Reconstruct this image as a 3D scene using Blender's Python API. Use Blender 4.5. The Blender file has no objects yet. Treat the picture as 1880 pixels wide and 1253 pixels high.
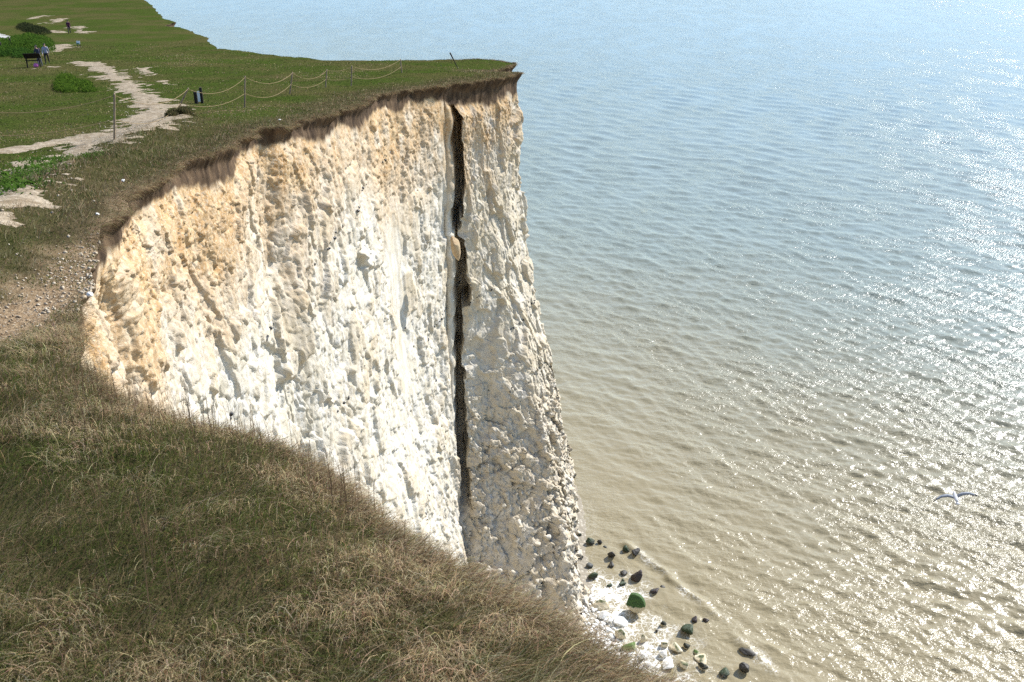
import bpy, bmesh, math, random, time
import numpy as np
from mathutils import Vector, Matrix
from mathutils.geometry import delaunay_2d_cdt

T0 = time.time()
SC = bpy.context.scene
COL = SC.collection
R = math.radians
rng = np.random.default_rng(7)
random.seed(7)

# ------------------------------------------------------------------ camera, light, exposure
CAM_Z = 47.0                    # eye height over the sea, metres
PITCH = 25.0
cd = bpy.data.cameras.new('camera')
cam = bpy.data.objects.new('camera', cd)
COL.objects.link(cam)
cam.location = (0, 0, CAM_Z)
cam.rotation_euler = (R(90 - PITCH), 0, 0)
cd.sensor_width = 36.0
cd.lens = 35.0
cd.clip_start = 0.05
cd.clip_end = 20000
cd.dof.use_dof = True
cd.dof.focus_distance = 30.0
cd.dof.aperture_fstop = 9.0
SC.camera = cam

SUN_AZ, SUN_EL = 48.0, 38.0
sl = bpy.data.lights.new('sun', 'SUN')
sl.energy = 4.4
sl.angle = R(0.5)
sl.color = (1.0, 0.975, 0.935)
sun = bpy.data.objects.new('sun', sl)
COL.objects.link(sun)
sdir = Vector((math.sin(R(SUN_AZ)) * math.cos(R(SUN_EL)), math.cos(R(SUN_AZ)) * math.cos(R(SUN_EL)), math.sin(R(SUN_EL))))
sun.rotation_euler = (-sdir).to_track_quat('-Z', 'Y').to_euler()
sun.location = (30, 30, 120)

W = bpy.data.worlds.new("World")
SC.world = W
W.use_nodes = True
wn = W.node_tree
sky = wn.nodes.new('ShaderNodeTexSky')
sky.sky_type = 'NISHITA'
sky.sun_disc = False
sky.sun_elevation = R(SUN_EL)
sky.sun_rotation = R(SUN_AZ)
sky.altitude = 50
sky.air_density = 1.0
sky.dust_density = 0.15
sky.ozone_density = 2.5
bg = wn.nodes['Background']
wn.links.new(sky.outputs[0], bg.inputs[0])
bg.inputs[1].default_value = 0.125

SC.view_settings.view_transform = 'Standard'
SC.view_settings.look = 'None'
SC.view_settings.exposure = 0.95
SC.view_settings.gamma = 1.0
SC.cycles.use_denoising = False
SC.cycles.max_bounces = 6
SC.cycles.diffuse_bounces = 3
SC.cycles.glossy_bounces = 3
SC.cycles.transmission_bounces = 2
SC.cycles.caustics_reflective = False
SC.cycles.caustics_refractive = False

# ------------------------------------------------------------------ noise
def _hash(ix, iy, iz, seed):
    h = (ix.astype(np.uint32) * np.uint32(374761393)) ^ (iy.astype(np.uint32) * np.uint32(668265263)) ^ (iz.astype(np.uint32) * np.uint32(2147483647 - 1013904223)) ^ np.uint32((seed * 144665 + 12345) & 0xffffffff)
    h = (h ^ (h >> np.uint32(13))) * np.uint32(1274126177)
    h = (h ^ (h >> np.uint32(16))) * np.uint32(2246822519)
    h = h ^ (h >> np.uint32(15))
    return (h & np.uint32(0xffffff)).astype(np.float32) / np.float32(0xffffff)

def vnoise(x, y, z, seed=0):
    """value noise in -1..1"""
    fx, fy, fz = np.floor(x), np.floor(y), np.floor(z)
    ix, iy, iz = fx.astype(np.int64), fy.astype(np.int64), fz.astype(np.int64)
    u, v, w = (x - fx), (y - fy), (z - fz)
    u = (u * u * (3 - 2 * u)).astype(np.float32); v = (v * v * (3 - 2 * v)).astype(np.float32); w = (w * w * (3 - 2 * w)).astype(np.float32)
    def c(a, b, d): return _hash(ix + a, iy + b, iz + d, seed)
    x00 = c(0,0,0) * (1-u) + c(1,0,0) * u; x10 = c(0,1,0) * (1-u) + c(1,1,0) * u
    x01 = c(0,0,1) * (1-u) + c(1,0,1) * u; x11 = c(0,1,1) * (1-u) + c(1,1,1) * u
    return ((x00 * (1-v) + x10 * v) * (1-w) + (x01 * (1-v) + x11 * v) * w) * 2 - 1

def fbm(x, y, z, octv=4, seed=0, gain=0.5):
    s = np.zeros(np.shape(x), np.float32); a = 1.0; t = 0
    for o in range(octv):
        f = 2.03 ** o
        s += a * vnoise(x * f + 17.3 * o, y * f - 9.1 * o, z * f + 3.7 * o, seed + o); t += a; a *= gain
    return s / t

def facet(x, y, z, seed=0, tilt=0.6):
    """blocky joints: every cell of a jittered lattice gets its own level and its own tilt; returns height, cell id 0..1"""
    fx, fy, fz = np.floor(x), np.floor(y), np.floor(z)
    ix, iy, iz = fx.astype(np.int64), fy.astype(np.int64), fz.astype(np.int64)
    best = np.full(x.shape, 1e9, np.float32); sec = best.copy()
    bi = np.zeros(x.shape, np.int64); bj = bi.copy(); bk = bi.copy()
    bx = np.zeros(x.shape, np.float32); by = bx.copy(); bz = bx.copy()
    for a in (-1, 0, 1):
        for b in (-1, 0, 1):
            for c in (-1, 0, 1):
                i, j, k = ix + a, iy + b, iz + c
                dx = (x - i - _hash(i, j, k, seed)).astype(np.float32)
                dy = (y - j - _hash(i, j, k, seed + 1)).astype(np.float32)
                dz = (z - k - _hash(i, j, k, seed + 2)).astype(np.float32)
                d = dx * dx + dy * dy + dz * dz
                m = d < best
                sec = np.where(m, best, np.minimum(sec, d))
                best = np.where(m, d, best)
                bi = np.where(m, i, bi); bj = np.where(m, j, bj); bk = np.where(m, k, bk)
                bx = np.where(m, dx, bx); by = np.where(m, dy, by); bz = np.where(m, dz, bz)
    lv = _hash(bi, bj, bk, seed + 3) * 2 - 1
    g1 = _hash(bi, bj, bk, seed + 4) * 2 - 1; g2 = _hash(bi, bj, bk, seed + 5) * 2 - 1; g3 = _hash(bi, bj, bk, seed + 6) * 2 - 1
    return lv + tilt * 2 * (g1 * bx + g2 * by + g3 * bz), (lv + 1) / 2, np.sqrt(sec) - np.sqrt(best)

def sstep(a, b, x):
    t = np.clip((x - a) / (b - a), 0, 1)
    return t * t * (3 - 2 * t)

# ------------------------------------------------------------------ helpers
def link(name, me, mat=None, parent=None):
    o = bpy.data.objects.new(name, me)
    COL.objects.link(o)
    if mat is not None:
        for m in (mat if isinstance(mat, (list, tuple)) else [mat]):
            me.materials.append(m)
    if parent is not None: o.parent = parent
    return o

def np_mesh(name, verts, faces, smooth=False):
    """faces: (n,k) int array, or list of such arrays"""
    me = bpy.data.meshes.new(name)
    fl = faces if isinstance(faces, list) else [faces]
    verts = np.ascontiguousarray(verts, np.float32)
    me.vertices.add(len(verts))
    me.vertices.foreach_set('co', verts.ravel())
    loops = np.concatenate([f.ravel() for f in fl]).astype(np.int32)
    tot = np.concatenate([np.full(len(f), f.shape[1], np.int32) for f in fl])
    start = np.concatenate([[0], np.cumsum(tot)[:-1]]).astype(np.int32)
    me.loops.add(len(loops)); me.loops.foreach_set('vertex_index', loops)
    me.polygons.add(len(tot)); me.polygons.foreach_set('loop_start', start)
    try: me.polygons.foreach_set('loop_total', tot)
    except Exception: pass
    me.update(calc_edges=True)
    if smooth: me.polygons.foreach_set('use_smooth', np.ones(len(tot), bool))
    return me

def fattr(me, name, vals):
    a = me.attributes.new(name, 'FLOAT', 'POINT')
    a.data.foreach_set('value', np.ascontiguousarray(vals, np.float32))

def cattr(me, name, rgb):
    a = me.attributes.new(name, 'FLOAT_COLOR', 'POINT')
    v = np.ones((len(rgb), 4), np.float32); v[:, :3] = rgb
    a.data.foreach_set('color', v.ravel())

def tag(o, label=None, cat=None, group=None, kind=None):
    if label: o['label'] = label
    if cat: o['category'] = cat
    if group: o['group'] = group
    if kind: o['kind'] = kind
    return o

def empty(name, loc, rz=0.0):
    o = bpy.data.objects.new(name, None)
    COL.objects.link(o)
    o.location = loc; o.rotation_euler = (0, 0, rz); o.empty_display_size = 0.2
    return o

class NT:
    """small node helper"""
    def __init__(s, name, rough=0.9, spec=0.2):
        s.m = bpy.data.materials.new(name); s.m.use_nodes = True
        s.t = s.m.node_tree; s.n = s.t.nodes; s.l = s.t.links
        s.b = s.n['Principled BSDF']
        s.b.inputs['Roughness'].default_value = rough
        s.b.inputs['Specular IOR Level'].default_value = spec
    def node(s, t, **kw):
        n = s.n.new(t)
        for k, v in kw.items(): setattr(n, k, v)
        return n
    def put(s, sock, v):
        if isinstance(v, bpy.types.NodeSocket): s.l.new(v, sock)
        elif isinstance(v, (tuple, list)) and len(v) == 3 and sock.type == 'RGBA': sock.default_value = (*v, 1)
        else: sock.default_value = v
    def attr(s, name, out='Fac'):
        return s.node('ShaderNodeAttribute', attribute_name=name).outputs[out]
    def pos(s): return s.node('ShaderNodeNewGeometry').outputs['Position']
    def obj(s): return s.node('ShaderNodeTexCoord').outputs['Object']
    def scale(s, v, sc):
        n = s.node('ShaderNodeVectorMath', operation='MULTIPLY'); s.put(n.inputs[0], v); n.inputs[1].default_value = sc; return n.outputs[0]
    def noise(s, v, scale, detail=4, rough=0.55, dist=0.0, out='Fac'):
        n = s.node('ShaderNodeTexNoise'); s.put(n.inputs['Vector'], v)
        n.inputs['Scale'].default_value = scale; n.inputs['Detail'].default_value = detail
        n.inputs['Roughness'].default_value = rough; n.inputs['Distortion'].default_value = dist
        return n.outputs[out]
    def voro(s, v, scale, feature='F1', out='Distance'):
        n = s.node('ShaderNodeTexVoronoi', feature=feature); s.put(n.inputs['Vector'], v); n.inputs['Scale'].default_value = scale
        return n.outputs[out]
    def ramp(s, v, a, b, lo=0.0, hi=1.0):
        n = s.node('ShaderNodeMapRange', interpolation_type='SMOOTHSTEP'); s.put(n.inputs[0], v)
        n.inputs[1].default_value = a; n.inputs[2].default_value = b; n.inputs[3].default_value = lo; n.inputs[4].default_value = hi
        return n.outputs[0]
    def math(s, op, a, b=0.0, c=0.0):
        n = s.node('ShaderNodeMath', operation=op); s.put(n.inputs[0], a); s.put(n.inputs[1], b); s.put(n.inputs[2], c); return n.outputs[0]
    def mix(s, f, a, b, blend='MIX'):
        n = s.node('ShaderNodeMix', data_type='RGBA', blend_type=blend)
        s.put(n.inputs[0], f); s.put(n.inputs[6], a); s.put(n.inputs[7], b); return n.outputs[2]
    def color(s, v): s.put(s.b.inputs['Base Color'], v); return s
    def bump(s, h, strength=0.5, dist=0.02, normal=None):
        n = s.node('ShaderNodeBump'); s.put(n.inputs['Height'], h); n.inputs['Strength'].default_value = strength; n.inputs['Distance'].default_value = dist
        if normal is not None: s.l.new(normal, n.inputs['Normal'])
        return n.outputs[0]
    def normal(s, v): s.l.new(v, s.b.inputs['Normal']); return s

# ------------------------------------------------------------------ terrain
CP, SP = math.cos(R(PITCH)), math.sin(R(PITCH))
F = 1880 * 35 / 36.0

def ray(px, py):
    u, v = px - 940.0, py - 626.5
    return u, F * CP - v * SP, F * SP + v * CP          # x, y, down

def drop(y):
    y = np.asarray(y, float)
    yc = np.clip(y, -60, 190)
    return 1.7 + 0.175 * yc - 0.00042 * yc * yc * np.sign(np.maximum(yc, 0)) + 0.8 * (1 - np.exp(-np.maximum(yc, 0) / 2.5)) + 0.04 * np.maximum(y - 190, 0)

def on_hill(px, py):
    x, y, d = ray(px, py)
    lo, hi = 0.2, 900.0
    for _ in range(60):
        m = (lo + hi) / 2
        if float(drop(m)) > d / y * m: lo = m
        else: hi = m
    return (x / y * lo, lo)

def on_level(px, py, z=0.0):
    x, y, d = ray(px, py)
    t = (CAM_Z - z) / d
    return (x * t, y * t)

def on_dist(px, py, dist):
    x, y, d = ray(px, py)
    l = math.sqrt(x * x + y * y + d * d)
    return (x / l * dist, y / l * dist, CAM_Z - d / l * dist)

# outline of the cliff top: from behind the viewer round the bay, out to the point, back along the far coast
SEG = []                                   # (x, y, kind)
def add(k, *pts):
    for p in pts: SEG.append((p[0], p[1], k))
add('near', (3.4, -60), (2.6, -20), (1.9, -6), (1.5, -1), (1.15, 1.6))
add('near', *[on_hill(*p) for p in ((1330,1262),(1215,1212),(1105,1160),(1000,1094),(900,1044),(830,1010),(740,950),(640,862),(560,808),(450,764),(370,750),(300,744),(235,718),(185,694))])
add('wall', *[on_hill(*p) for p in ((158,650),(142,603),(140,560),(150,515),(160,475),(176,440),(196,404),(222,381),(224,369),(257,338),(312,313),(330,296),(404,275),(430,265),(463,237),(520,230),(600,209),(660,189),(700,174),(760,162),(822,153.5))])
n_w = len(SEG)
add('pillar', *[on_hill(*p) for p in ((838,151.5),(868,148),(893,145.5),(925,141),(955,136))])
add('tip', *[on_hill(*p) for p in ((952,132),(935,131.5),(903,132.5),(915,126),(941,121.5),(941,116.5),(905,110.5))])
add('far', *[on_hill(*p) for p in ((820,110),(730,110),(620,111),(500,101),(400,86.5),(384,78),(374,66),(350,54),(325,49),(300,48.5),(312,43),(323,41),(300,32),(283,15),(265,0),(240,-25),(150,-70))])
add('far', (-150, 420), (-330, 700))
SEG = [(x, y, k) for x, y, k in SEG]
P = np.array([(a, b) for a, b, k in SEG]); K = [k for _, _, k in SEG]
i_pil0 = n_w; 

def dens(a, b, k):
    r = math.hypot(*(0.5 * (a + b)))
    return {'near': max(0.05, 0.02 * r), 'wall': max(0.016, 0.0016 * r), 'pillar': 0.045, 'tip': 0.07, 'far': 0.008 * r}[k]
cs, ck = [], []
for i in range(len(P) - 1):
    a, b = P[i], P[i + 1]; L = np.linalg.norm(b - a)
    k = K[i + 1] if K[i + 1] in ('tip', 'pillar') and K[i] != 'tip' else K[i]
    if K[i] == 'wall' and K[i + 1] == 'pillar': k = 'pillar'
    n = max(1, int(round(L / dens(a, b, k))))
    for j in range(n):
        cs.append(a + (b - a) * j / n); ck.append(k)
cs.append(P[-1]); ck.append('far')
CS = np.array(cs); ck = np.array(ck)
NC = len(CS)
arc = np.concatenate([[0], np.cumsum(np.linalg.norm(np.diff(CS, axis=0), axis=1))])
def smooth_curve(C, sig):
    """gaussian smoothing by arc length on the irregular samples"""
    out = C.copy()
    for i in range(NC):
        s = sig[i]
        a, b = np.searchsorted(arc, (arc[i] - 3 * s, arc[i] + 3 * s))
        w = np.exp(-((arc[a:b] - arc[i]) / s) ** 2 / 2) * np.gradient(arc)[a:b] if False else np.exp(-((arc[a:b] - arc[i]) / s) ** 2 / 2) * GA[a:b]
        out[i] = (C[a:b] * w[:, None]).sum(0) / w.sum()
    return out
GA = np.gradient(arc)
rr = np.hypot(CS[:, 0], CS[:, 1])
sig = np.where(ck == 'near', 0.25, np.where(ck == 'wall', 0.012 * rr, np.where(ck == 'pillar', 0.12, np.where(ck == 'tip', 0.15, 0.006 * rr))))
TOPC = smooth_curve(CS, sig)
NSM = smooth_curve(CS, np.maximum(sig * 5, 1.2))
tan = np.gradient(NSM, axis=0); tan /= np.linalg.norm(tan, axis=1)[:, None] + 1e-9
NRM = np.stack([tan[:, 1], -tan[:, 0]], 1)              # outward: to the right of travel
zz = np.zeros(NC)
edge_n = fbm(arc * 0.9, zz, zz, 4, 11) * np.clip(0.012 * rr, 0.04, 0.45) + fbm(arc * 4.0, zz, zz, 3, 12) * np.clip(0.004 * rr, 0.015, 0.14)
TOPC = TOPC + NRM * edge_n[:, None] * np.where(ck == 'near', 0.6, 1.0)[:, None]

def poly_dist(x, y, Q):
    """distance of points to polyline Q and nearest index"""
    x = np.asarray(x, float); y = np.asarray(y, float)
    best = np.full(x.shape, 1e9); idx = np.zeros(x.shape, int)
    for i in range(len(Q) - 1):
        ax, ay = Q[i]; bx, by = Q[i + 1] - Q[i]
        t = np.clip(((x - ax) * bx + (y - ay) * by) / (bx * bx + by * by + 1e-12), 0, 1)
        d = np.hypot(x - ax - t * bx, y - ay - t * by)
        m = d < best; best = np.where(m, d, best); idx = np.where(m, i, idx)
    return best, idx
step = max(1, NC // 420)
_keep = np.unique(np.concatenate([np.arange(0, NC, step), [NC - 1]]))
COAST = TOPC[_keep]
def inland(x, y): return poly_dist(x, y, COAST)[0]

RIDGE = np.array([on_hill(*p) for p in ((-120,470),(0,398),(60,362),(110,336),(160,308),(210,285),(255,262),(300,236),(335,222))])
RUBBLE = np.array([on_hill(*p) for p in ((-60,600),(0,560),(50,530),(90,507),(130,480),(165,452),(188,432))])
PATHS = [   # polyline in the ground, half width, strength
    (np.array([on_hill(*p) for p in ((120,118),(160,119),(200,134),(228,152),(252,170),(272,190),(283,205),(272,222),(245,238),(215,252))]), 1.2),
    (np.array([on_hill(*p) for p in ((300,208),(270,232),(235,248),(190,262),(130,284),(80,306),(40,335),(0,372),(-60,420))]), 1.0),
    (np.array([on_hill(*p) for p in ((215,238),(150,255),(80,265),(0,276),(-80,286))]), 0.75),
    (np.array([on_hill(*p) for p in ((95,97),(112,88),(124,82))]), 1.5),
    (np.array([on_hill(*p) for p in ((10,130),(48,129))]), 0.8),
    (np.array([on_hill(*p) for p in ((88,125),(105,126))]), 0.8),
    (np.array([on_hill(*p) for p in ((258,127),(268,133),(275,137))]), 0.7),
    (np.array([on_hill(*p) for p in ((290,146),(303,151),(312,155))]), 0.7),
    (np.array([on_hill(*p) for p in ((62,10),(78,16),(85,17))]), 2.0),
    (np.array([on_hill(*p) for p in ((86,-8),(90,5),(101,8),(103,-10))]), 1.6),
    (np.array([on_hill(*p) for p in ((30,34),(60,33),(82,28))]), 2.0),
    (np.array([on_hill(*p) for p in ((92,43),(112,34))]), 1.4),
    (np.array([on_hill(*p) for p in ((92,56),(110,58))]), 1.4),
    (np.array([on_hill(*p) for p in ((135,49),(160,60))]), 1.2),
]
def path_mask(x, y):
    m = np.zeros(np.shape(x))
    z0 = np.zeros(np.shape(x))
    n = fbm(x * 0.9, y * 0.5, z0, 4, 31); n2 = fbm(x * 3.1, y * 2.2, z0, 3, 36)
    for k, (Q, w) in enumerate(PATHS):
        d = poly_dist(x, y, Q)[0]
        m = np.maximum(m, 1.0 - d / w * (0.78 if k < 3 else 0.9) + n * (1.1 if k != 1 else 0.8) + n2 * 0.75 + (0.10 if k < 3 else 0.0))
    return m

def z_top(x, y, lip=True):
    x = np.asarray(x, float); y = np.asarray(y, float)
    z0 = np.zeros(np.shape(x))
    r = np.hypot(x, y)
    z = CAM_Z - drop(y)
    z = z + 0.06 * fbm(x * 0.8, y * 0.8, z0, 3, 21) * np.clip(r / 6, 0.3, 1.5) + 0.2 * fbm(x * 0.11, y * 0.11, z0, 3, 25) * sstep(28, 75, r)
    d = poly_dist(x, y, RIDGE)[0]
    z = z + 0.22 * np.exp(-(d / (0.5 + 0.012 * r)) ** 2)
    d = poly_dist(x, y, RUBBLE)[0]
    z = z - 0.22 * np.exp(-(d / 0.8) ** 2) + 0.03 * fbm(x * 4, y * 4, z0, 3, 27) * np.exp(-(d / 1.0) ** 2)
    if lip:
        e = inland(x, y)
        near = 1 - sstep(9, 12, y)
        z = z - near * 0.16 * np.exp(-e / 0.35) - (1 - near) * (0.07 * np.exp(-e / 0.4))
        z = z + (1 - near) * 0.10 * fbm(x * 1.3, y * 1.3, z0, 3, 29) * np.exp(-e / 1.5)
    return z

# ------------------------------------------------------------------ ground sheet
ring = [tuple(p) for p in TOPC[::1]]
# thin the boundary a little where it is very dense
bnd = [0]
for i in range(1, NC):
    if np.linalg.norm(TOPC[i] - TOPC[bnd[-1]]) > 0.006 * max(2.0, rr[i]) or i == NC - 1: bnd.append(i)
bnd_pts = [tuple(TOPC[i]) for i in bnd]
outer = [(-900, 700), (-900, -60)]
poly = bnd_pts + outer
pp = np.array(poly)
def in_poly(x, y):
    c = np.zeros(x.shape, bool); n = len(pp); j = n - 1
    for i in range(n):
        xi, yi = pp[i]; xj, yj = pp[j]
        if yi != yj:
            m = ((yi > y) != (yj > y)) & (x < (xj - xi) * (y - yi) / (yj - yi) + xi)
            c ^= m
        j = i
    return c
pts = []
r = 1.0
while r < 900:
    dr = 0.0085 * r + 0.008
    n = int(R(75) * r / dr)
    a = R(-52) + R(75) * (np.arange(n) + rng.random(n) * 0.6) / n
    q = r + rng.random(n) * dr * 0.6
    pts.append(np.stack([q * np.sin(a), q * np.cos(a)], 1))
    r += dr
# coarse points outside the view
g = np.stack(np.meshgrid(np.arange(-60, 4, 1.5), np.arange(-40, 60, 1.5)), -1).reshape(-1, 2) + rng.random((64 * 0 + 43 * 67, 2)) * 0 if False else None
gx, gy = np.meshgrid(np.arange(-60, 4, 1.3), np.arange(-40, 60, 1.3)); g = np.stack([gx.ravel(), gy.ravel()], 1) + rng.random((gx.size, 2)) * 0.6
ga = np.arctan2(g[:, 0], g[:, 1])
g = g[(ga < R(-52)) | (ga > R(23)) | (np.hypot(g[:, 0], g[:, 1]) < 1)]
pts.append(g)
gx, gy = np.meshgrid(np.arange(-890, -60, 25), np.arange(-50, 700, 25)); pts.append(np.stack([gx.ravel(), gy.ravel()], 1) + rng.random((gx.size, 2)) * 8)
pts = np.concatenate(pts)
pts = pts[in_poly(pts[:, 0], pts[:, 1])]
ed = inland(pts[:, 0], pts[:, 1])
pts = pts[ed > 0.004 * np.maximum(2, np.hypot(pts[:, 0], pts[:, 1]))]
allp = [Vector(p) for p in poly] + [Vector((float(p[0]), float(p[1]))) for p in pts]
nb = len(poly)
res = delaunay_2d_cdt(allp, [(i, (i + 1) % nb) for i in range(nb)], [], 1, 1e-5)
gv = np.array([(v.x, v.y) for v in res[0]])
gf = np.array([f for f in res[2] if len(f) == 3])
print('ground', len(gv), len(gf), time.time() - T0)
gz = z_top(gv[:, 0], gv[:, 1])
gr = np.hypot(gv[:, 0], gv[:, 1])
me = np_mesh('ground', np.column_stack([gv, gz]), gf, smooth=True)
e = inland(gv[:, 0], gv[:, 1])
dR = poly_dist(gv[:, 0], gv[:, 1], RUBBLE)[0]
z0 = np.zeros(len(gv))
soil = np.clip(1.1 - dR / 0.75 + 0.7 * fbm(gv[:, 0] * 2, gv[:, 1] * 2, z0, 4, 41), 0, 1) * sstep(6.5, 8.5, gv[:, 1])
soil = np.maximum(soil, 0.8 * np.clip(0.95 - e / 0.4 + 0.8 * fbm(gv[:, 0] * 1.6, gv[:, 1] * 1.6, z0, 4, 42), 0, 1) * sstep(9, 12, gv[:, 1]) * (1 - sstep(18, 26, gv[:, 1])))
rough_grass = np.clip(1.4 - e / (1.0 + 0.024 * gr) + 0.5 * fbm(gv[:, 0] * 0.5, gv[:, 1] * 0.35, z0, 4, 43), 0, 1) * (gv[:, 1] < 82)
rough_grass = np.maximum(rough_grass, 1 - sstep(9, 13, gv[:, 1]))
rough_grass = np.where((poly_dist(gv[:, 0], gv[:, 1], RIDGE)[0] < 1.2), np.maximum(rough_grass, 0.75), rough_grass)
fattr(me, 'soil', soil); fattr(me, 'rough', rough_grass)

m = NT('ground_turf', 1.0, 0.0)
p = m.pos()
n1 = m.noise(p, 0.16, 5, 0.6); n2 = m.noise(p, 1.3, 5, 0.65); n3 = m.noise(m.scale(p, (1, 0.5, 1)), 9, 4, 0.7)
turf = m.mix(m.ramp(n1, 0.38, 0.62), (0.082, 0.076, 0.026), (0.050, 0.072, 0.013))
turf = m.mix(m.ramp(n2, 0.42, 0.75, 0, 0.7), turf, (0.065, 0.060, 0.024))
turf = m.mix(m.ramp(n3, 0.45, 0.75, 0, 0.65), turf, (0.022, 0.033, 0.009))
rg = m.mix(m.ramp(n2, 0.35, 0.7), (0.045, 0.040, 0.018), (0.10, 0.078, 0.040))
rg = m.mix(m.ramp(n3, 0.5, 0.75, 0, 0.7), rg, (0.03, 0.032, 0.012))
c = m.mix(m.attr('rough'), turf, rg)
s1 = m.noise(p, 11, 5, 0.7); s2 = m.voro(p, 16)
so = m.mix(m.ramp(s1, 0.35, 0.7), (0.19, 0.125, 0.07), (0.34, 0.25, 0.155))
so = m.mix(m.ramp(s2, 0.12, 0.25, 0.75, 0), so, (0.48, 0.43, 0.35))
c = m.mix(m.attr('soil'), c, so)
m.color(c)
bh = m.math('ADD', m.math('MULTIPLY', n3, 0.6), m.math('MULTIPLY', m.noise(p, 28, 3, 0.7), 0.4))
m.normal(m.bump(bh, 1.0, 0.12))
ground = tag(link('ground', me, m.m), kind='structure')

# ------------------------------------------------------------------ chalk path: faces of a fine grid where the mask is over its threshold, 3 cm above the ground
def patch_sheet(name, x0, x1, y0, y1, st, mask, thr, mat, up=0.02, ymul=1.0):
    xs = np.arange(x0, x1, st); ys = np.arange(y0, y1, st * ymul)
    X, Y = np.meshgrid(xs, ys); sh = X.shape
    x, y = X.ravel(), Y.ravel()
    k = mask(x, y)
    V = np.column_stack([x, y, z_top(x, y, False) + up * np.clip((k - thr) * 3, -0.6, 1)])
    idx = np.arange(x.size).reshape(sh)
    q = np.stack([idx[:-1, :-1].ravel(), idx[:-1, 1:].ravel(), idx[1:, 1:].ravel(), idx[1:, :-1].ravel()], 1)
    ok = k[q].max(1) > thr
    ok &= in_poly(x[q[:, 0]], y[q[:, 0]]) & in_poly(x[q[:, 2]], y[q[:, 2]])
    q = q[ok]
    u, inv = np.unique(q, return_inverse=True)
    return V[u], inv.reshape(-1, 4), k[u]
m = NT('path_chalk', 0.95, 0.1)
p = m.pos()
a1 = m.noise(p, 3, 5, 0.7); a2 = m.voro(p, 7); a3 = m.noise(p, 14, 3, 0.7)
c = m.mix(m.ramp(a1, 0.35, 0.65), (0.19, 0.14, 0.085), (0.36, 0.29, 0.205))
c = m.mix(m.ramp(a2, 0.10, 0.30, 0.8, 0), c, (0.45, 0.39, 0.30))
c = m.mix(m.ramp(a3, 0.55, 0.7, 0, 0.8), c, (0.10, 0.085, 0.05))
m.color(c); m.normal(m.bump(a3, 0.8, 0.06))
PV, PF, off = [], [], 0
for (x0, x1, y0, y1, st, ym) in ((-17, -7.5, 12, 46, 0.07, 1.5), (-38, -11, 46, 90, 0.14, 1.6), (-75, -20, 90, 190, 0.3, 2.0)):
    v, f, kk = patch_sheet('path', x0, x1, y0, y1, st, path_mask, 0.62, m.m, 0.025, ym)
    PV.append(v); PF.append(f + off); off += len(v)
path = tag(link('path', np_mesh('path', np.concatenate(PV), np.concatenate(PF), True), m.m), kind='structure')
PATH_V = np.concatenate(PV)
print('path', len(PATH_V), time.time() - T0)

# ------------------------------------------------------------------ cliff
NR = 620
t = np.linspace(0, 1, NR)
zedge = z_top(TOPC[:, 0], TOPC[:, 1])
near_w = 1 - sstep(14, 45, TOPC[:, 1])                      # rows crowd towards the top where the face is close
pw = 1 + 1.2 * near_w
Hgt = zedge + 1.5
Dp = (t[None, :] ** pw[:, None]) * Hgt[:, None]             # depth below the edge, (NC, NR)
vdir = TOPC / np.linalg.norm(TOPC, axis=1)[:, None]
sinv = np.abs(tan[:, 0] * vdir[:, 1] - tan[:, 1] * vdir[:, 0])
kern = np.ones(61) / 61
sinv = np.convolve(np.pad(sinv, 30, mode='edge'), kern, 'valid')
uarc = np.cumsum(GA * np.clip(1.35 * sinv, 0.24, 1.0))       # joint spacing is wider along the long straight wall
S = np.repeat(arc[:, None], NR, 1)
U = np.repeat(uarc[:, None], NR, 1)
Xc, Yc = np.repeat(TOPC[:, :1], NR, 1), np.repeat(TOPC[:, 1:], NR, 1)
Zc = zedge[:, None] - Dp
edge_w = np.where(ck == 'near', 0.6, 1.0)[:, None] * edge_n[:, None] * 0.85 * sstep(0.04, 0.8, Dp)   # the ragged turf edge does not run down the face
Xc = Xc - NRM[:, :1] * edge_w
Yc = Yc - NRM[:, 1:] * edge_w
i_w0 = int(np.argmax(ck == 'wall')); i_p0 = int(np.argmax(ck == 'pillar')); i_t0 = int(np.argmax(ck == 'tip'))
sW, sP, sT = arc[i_w0], arc[i_p0], arc[i_t0]
isP = sstep(sP - 0.05, sP + 0.15, S) * (1 - sstep(sT + 3.0, sT + 8.0, S))
isW = sstep(sW - 0.5, sW + 1.0, S) * (1 - sstep(sP - 0.2, sP, S))
vis = ((ck == 'wall') | (ck == 'pillar') | ((ck == 'tip'))) 
# broad profile: overhanging soil lip, then battered chalk, then the flared foot
soil_d = np.clip(0.42 + 0.0100 * rr, 0.45, 1.1)[:, None] * (1 + 0.55 * fbm(S * 0.45, S * 0, S * 0, 4, 51))
soil_d = soil_d * (1 + 0.4 * isP)
off = -0.22 * sstep(0.0, 0.5, Dp / soil_d) + 0.10 * sstep(0.95, 2.2, Dp / soil_d)
crackd = np.clip(np.abs(S - sP), 0, None)
off = off - 0.02 * Dp * np.exp(-(crackd / 3.0) ** 2)
off = off + 0.045 * Dp * isW * (1 - 0.9 * np.exp(-crackd / 6.0)) + 0.02 * Dp * (1 - isW) * (1 - isP)
q = np.clip(Dp / 35.5, 0, 1.1)
off_w = 2.2 * np.clip(q - 0.35, 0, 1) ** 1.5 * 3.0
off = off + isW * off_w * (1 - 0.9 * np.exp(-crackd / 6.0))
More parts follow.
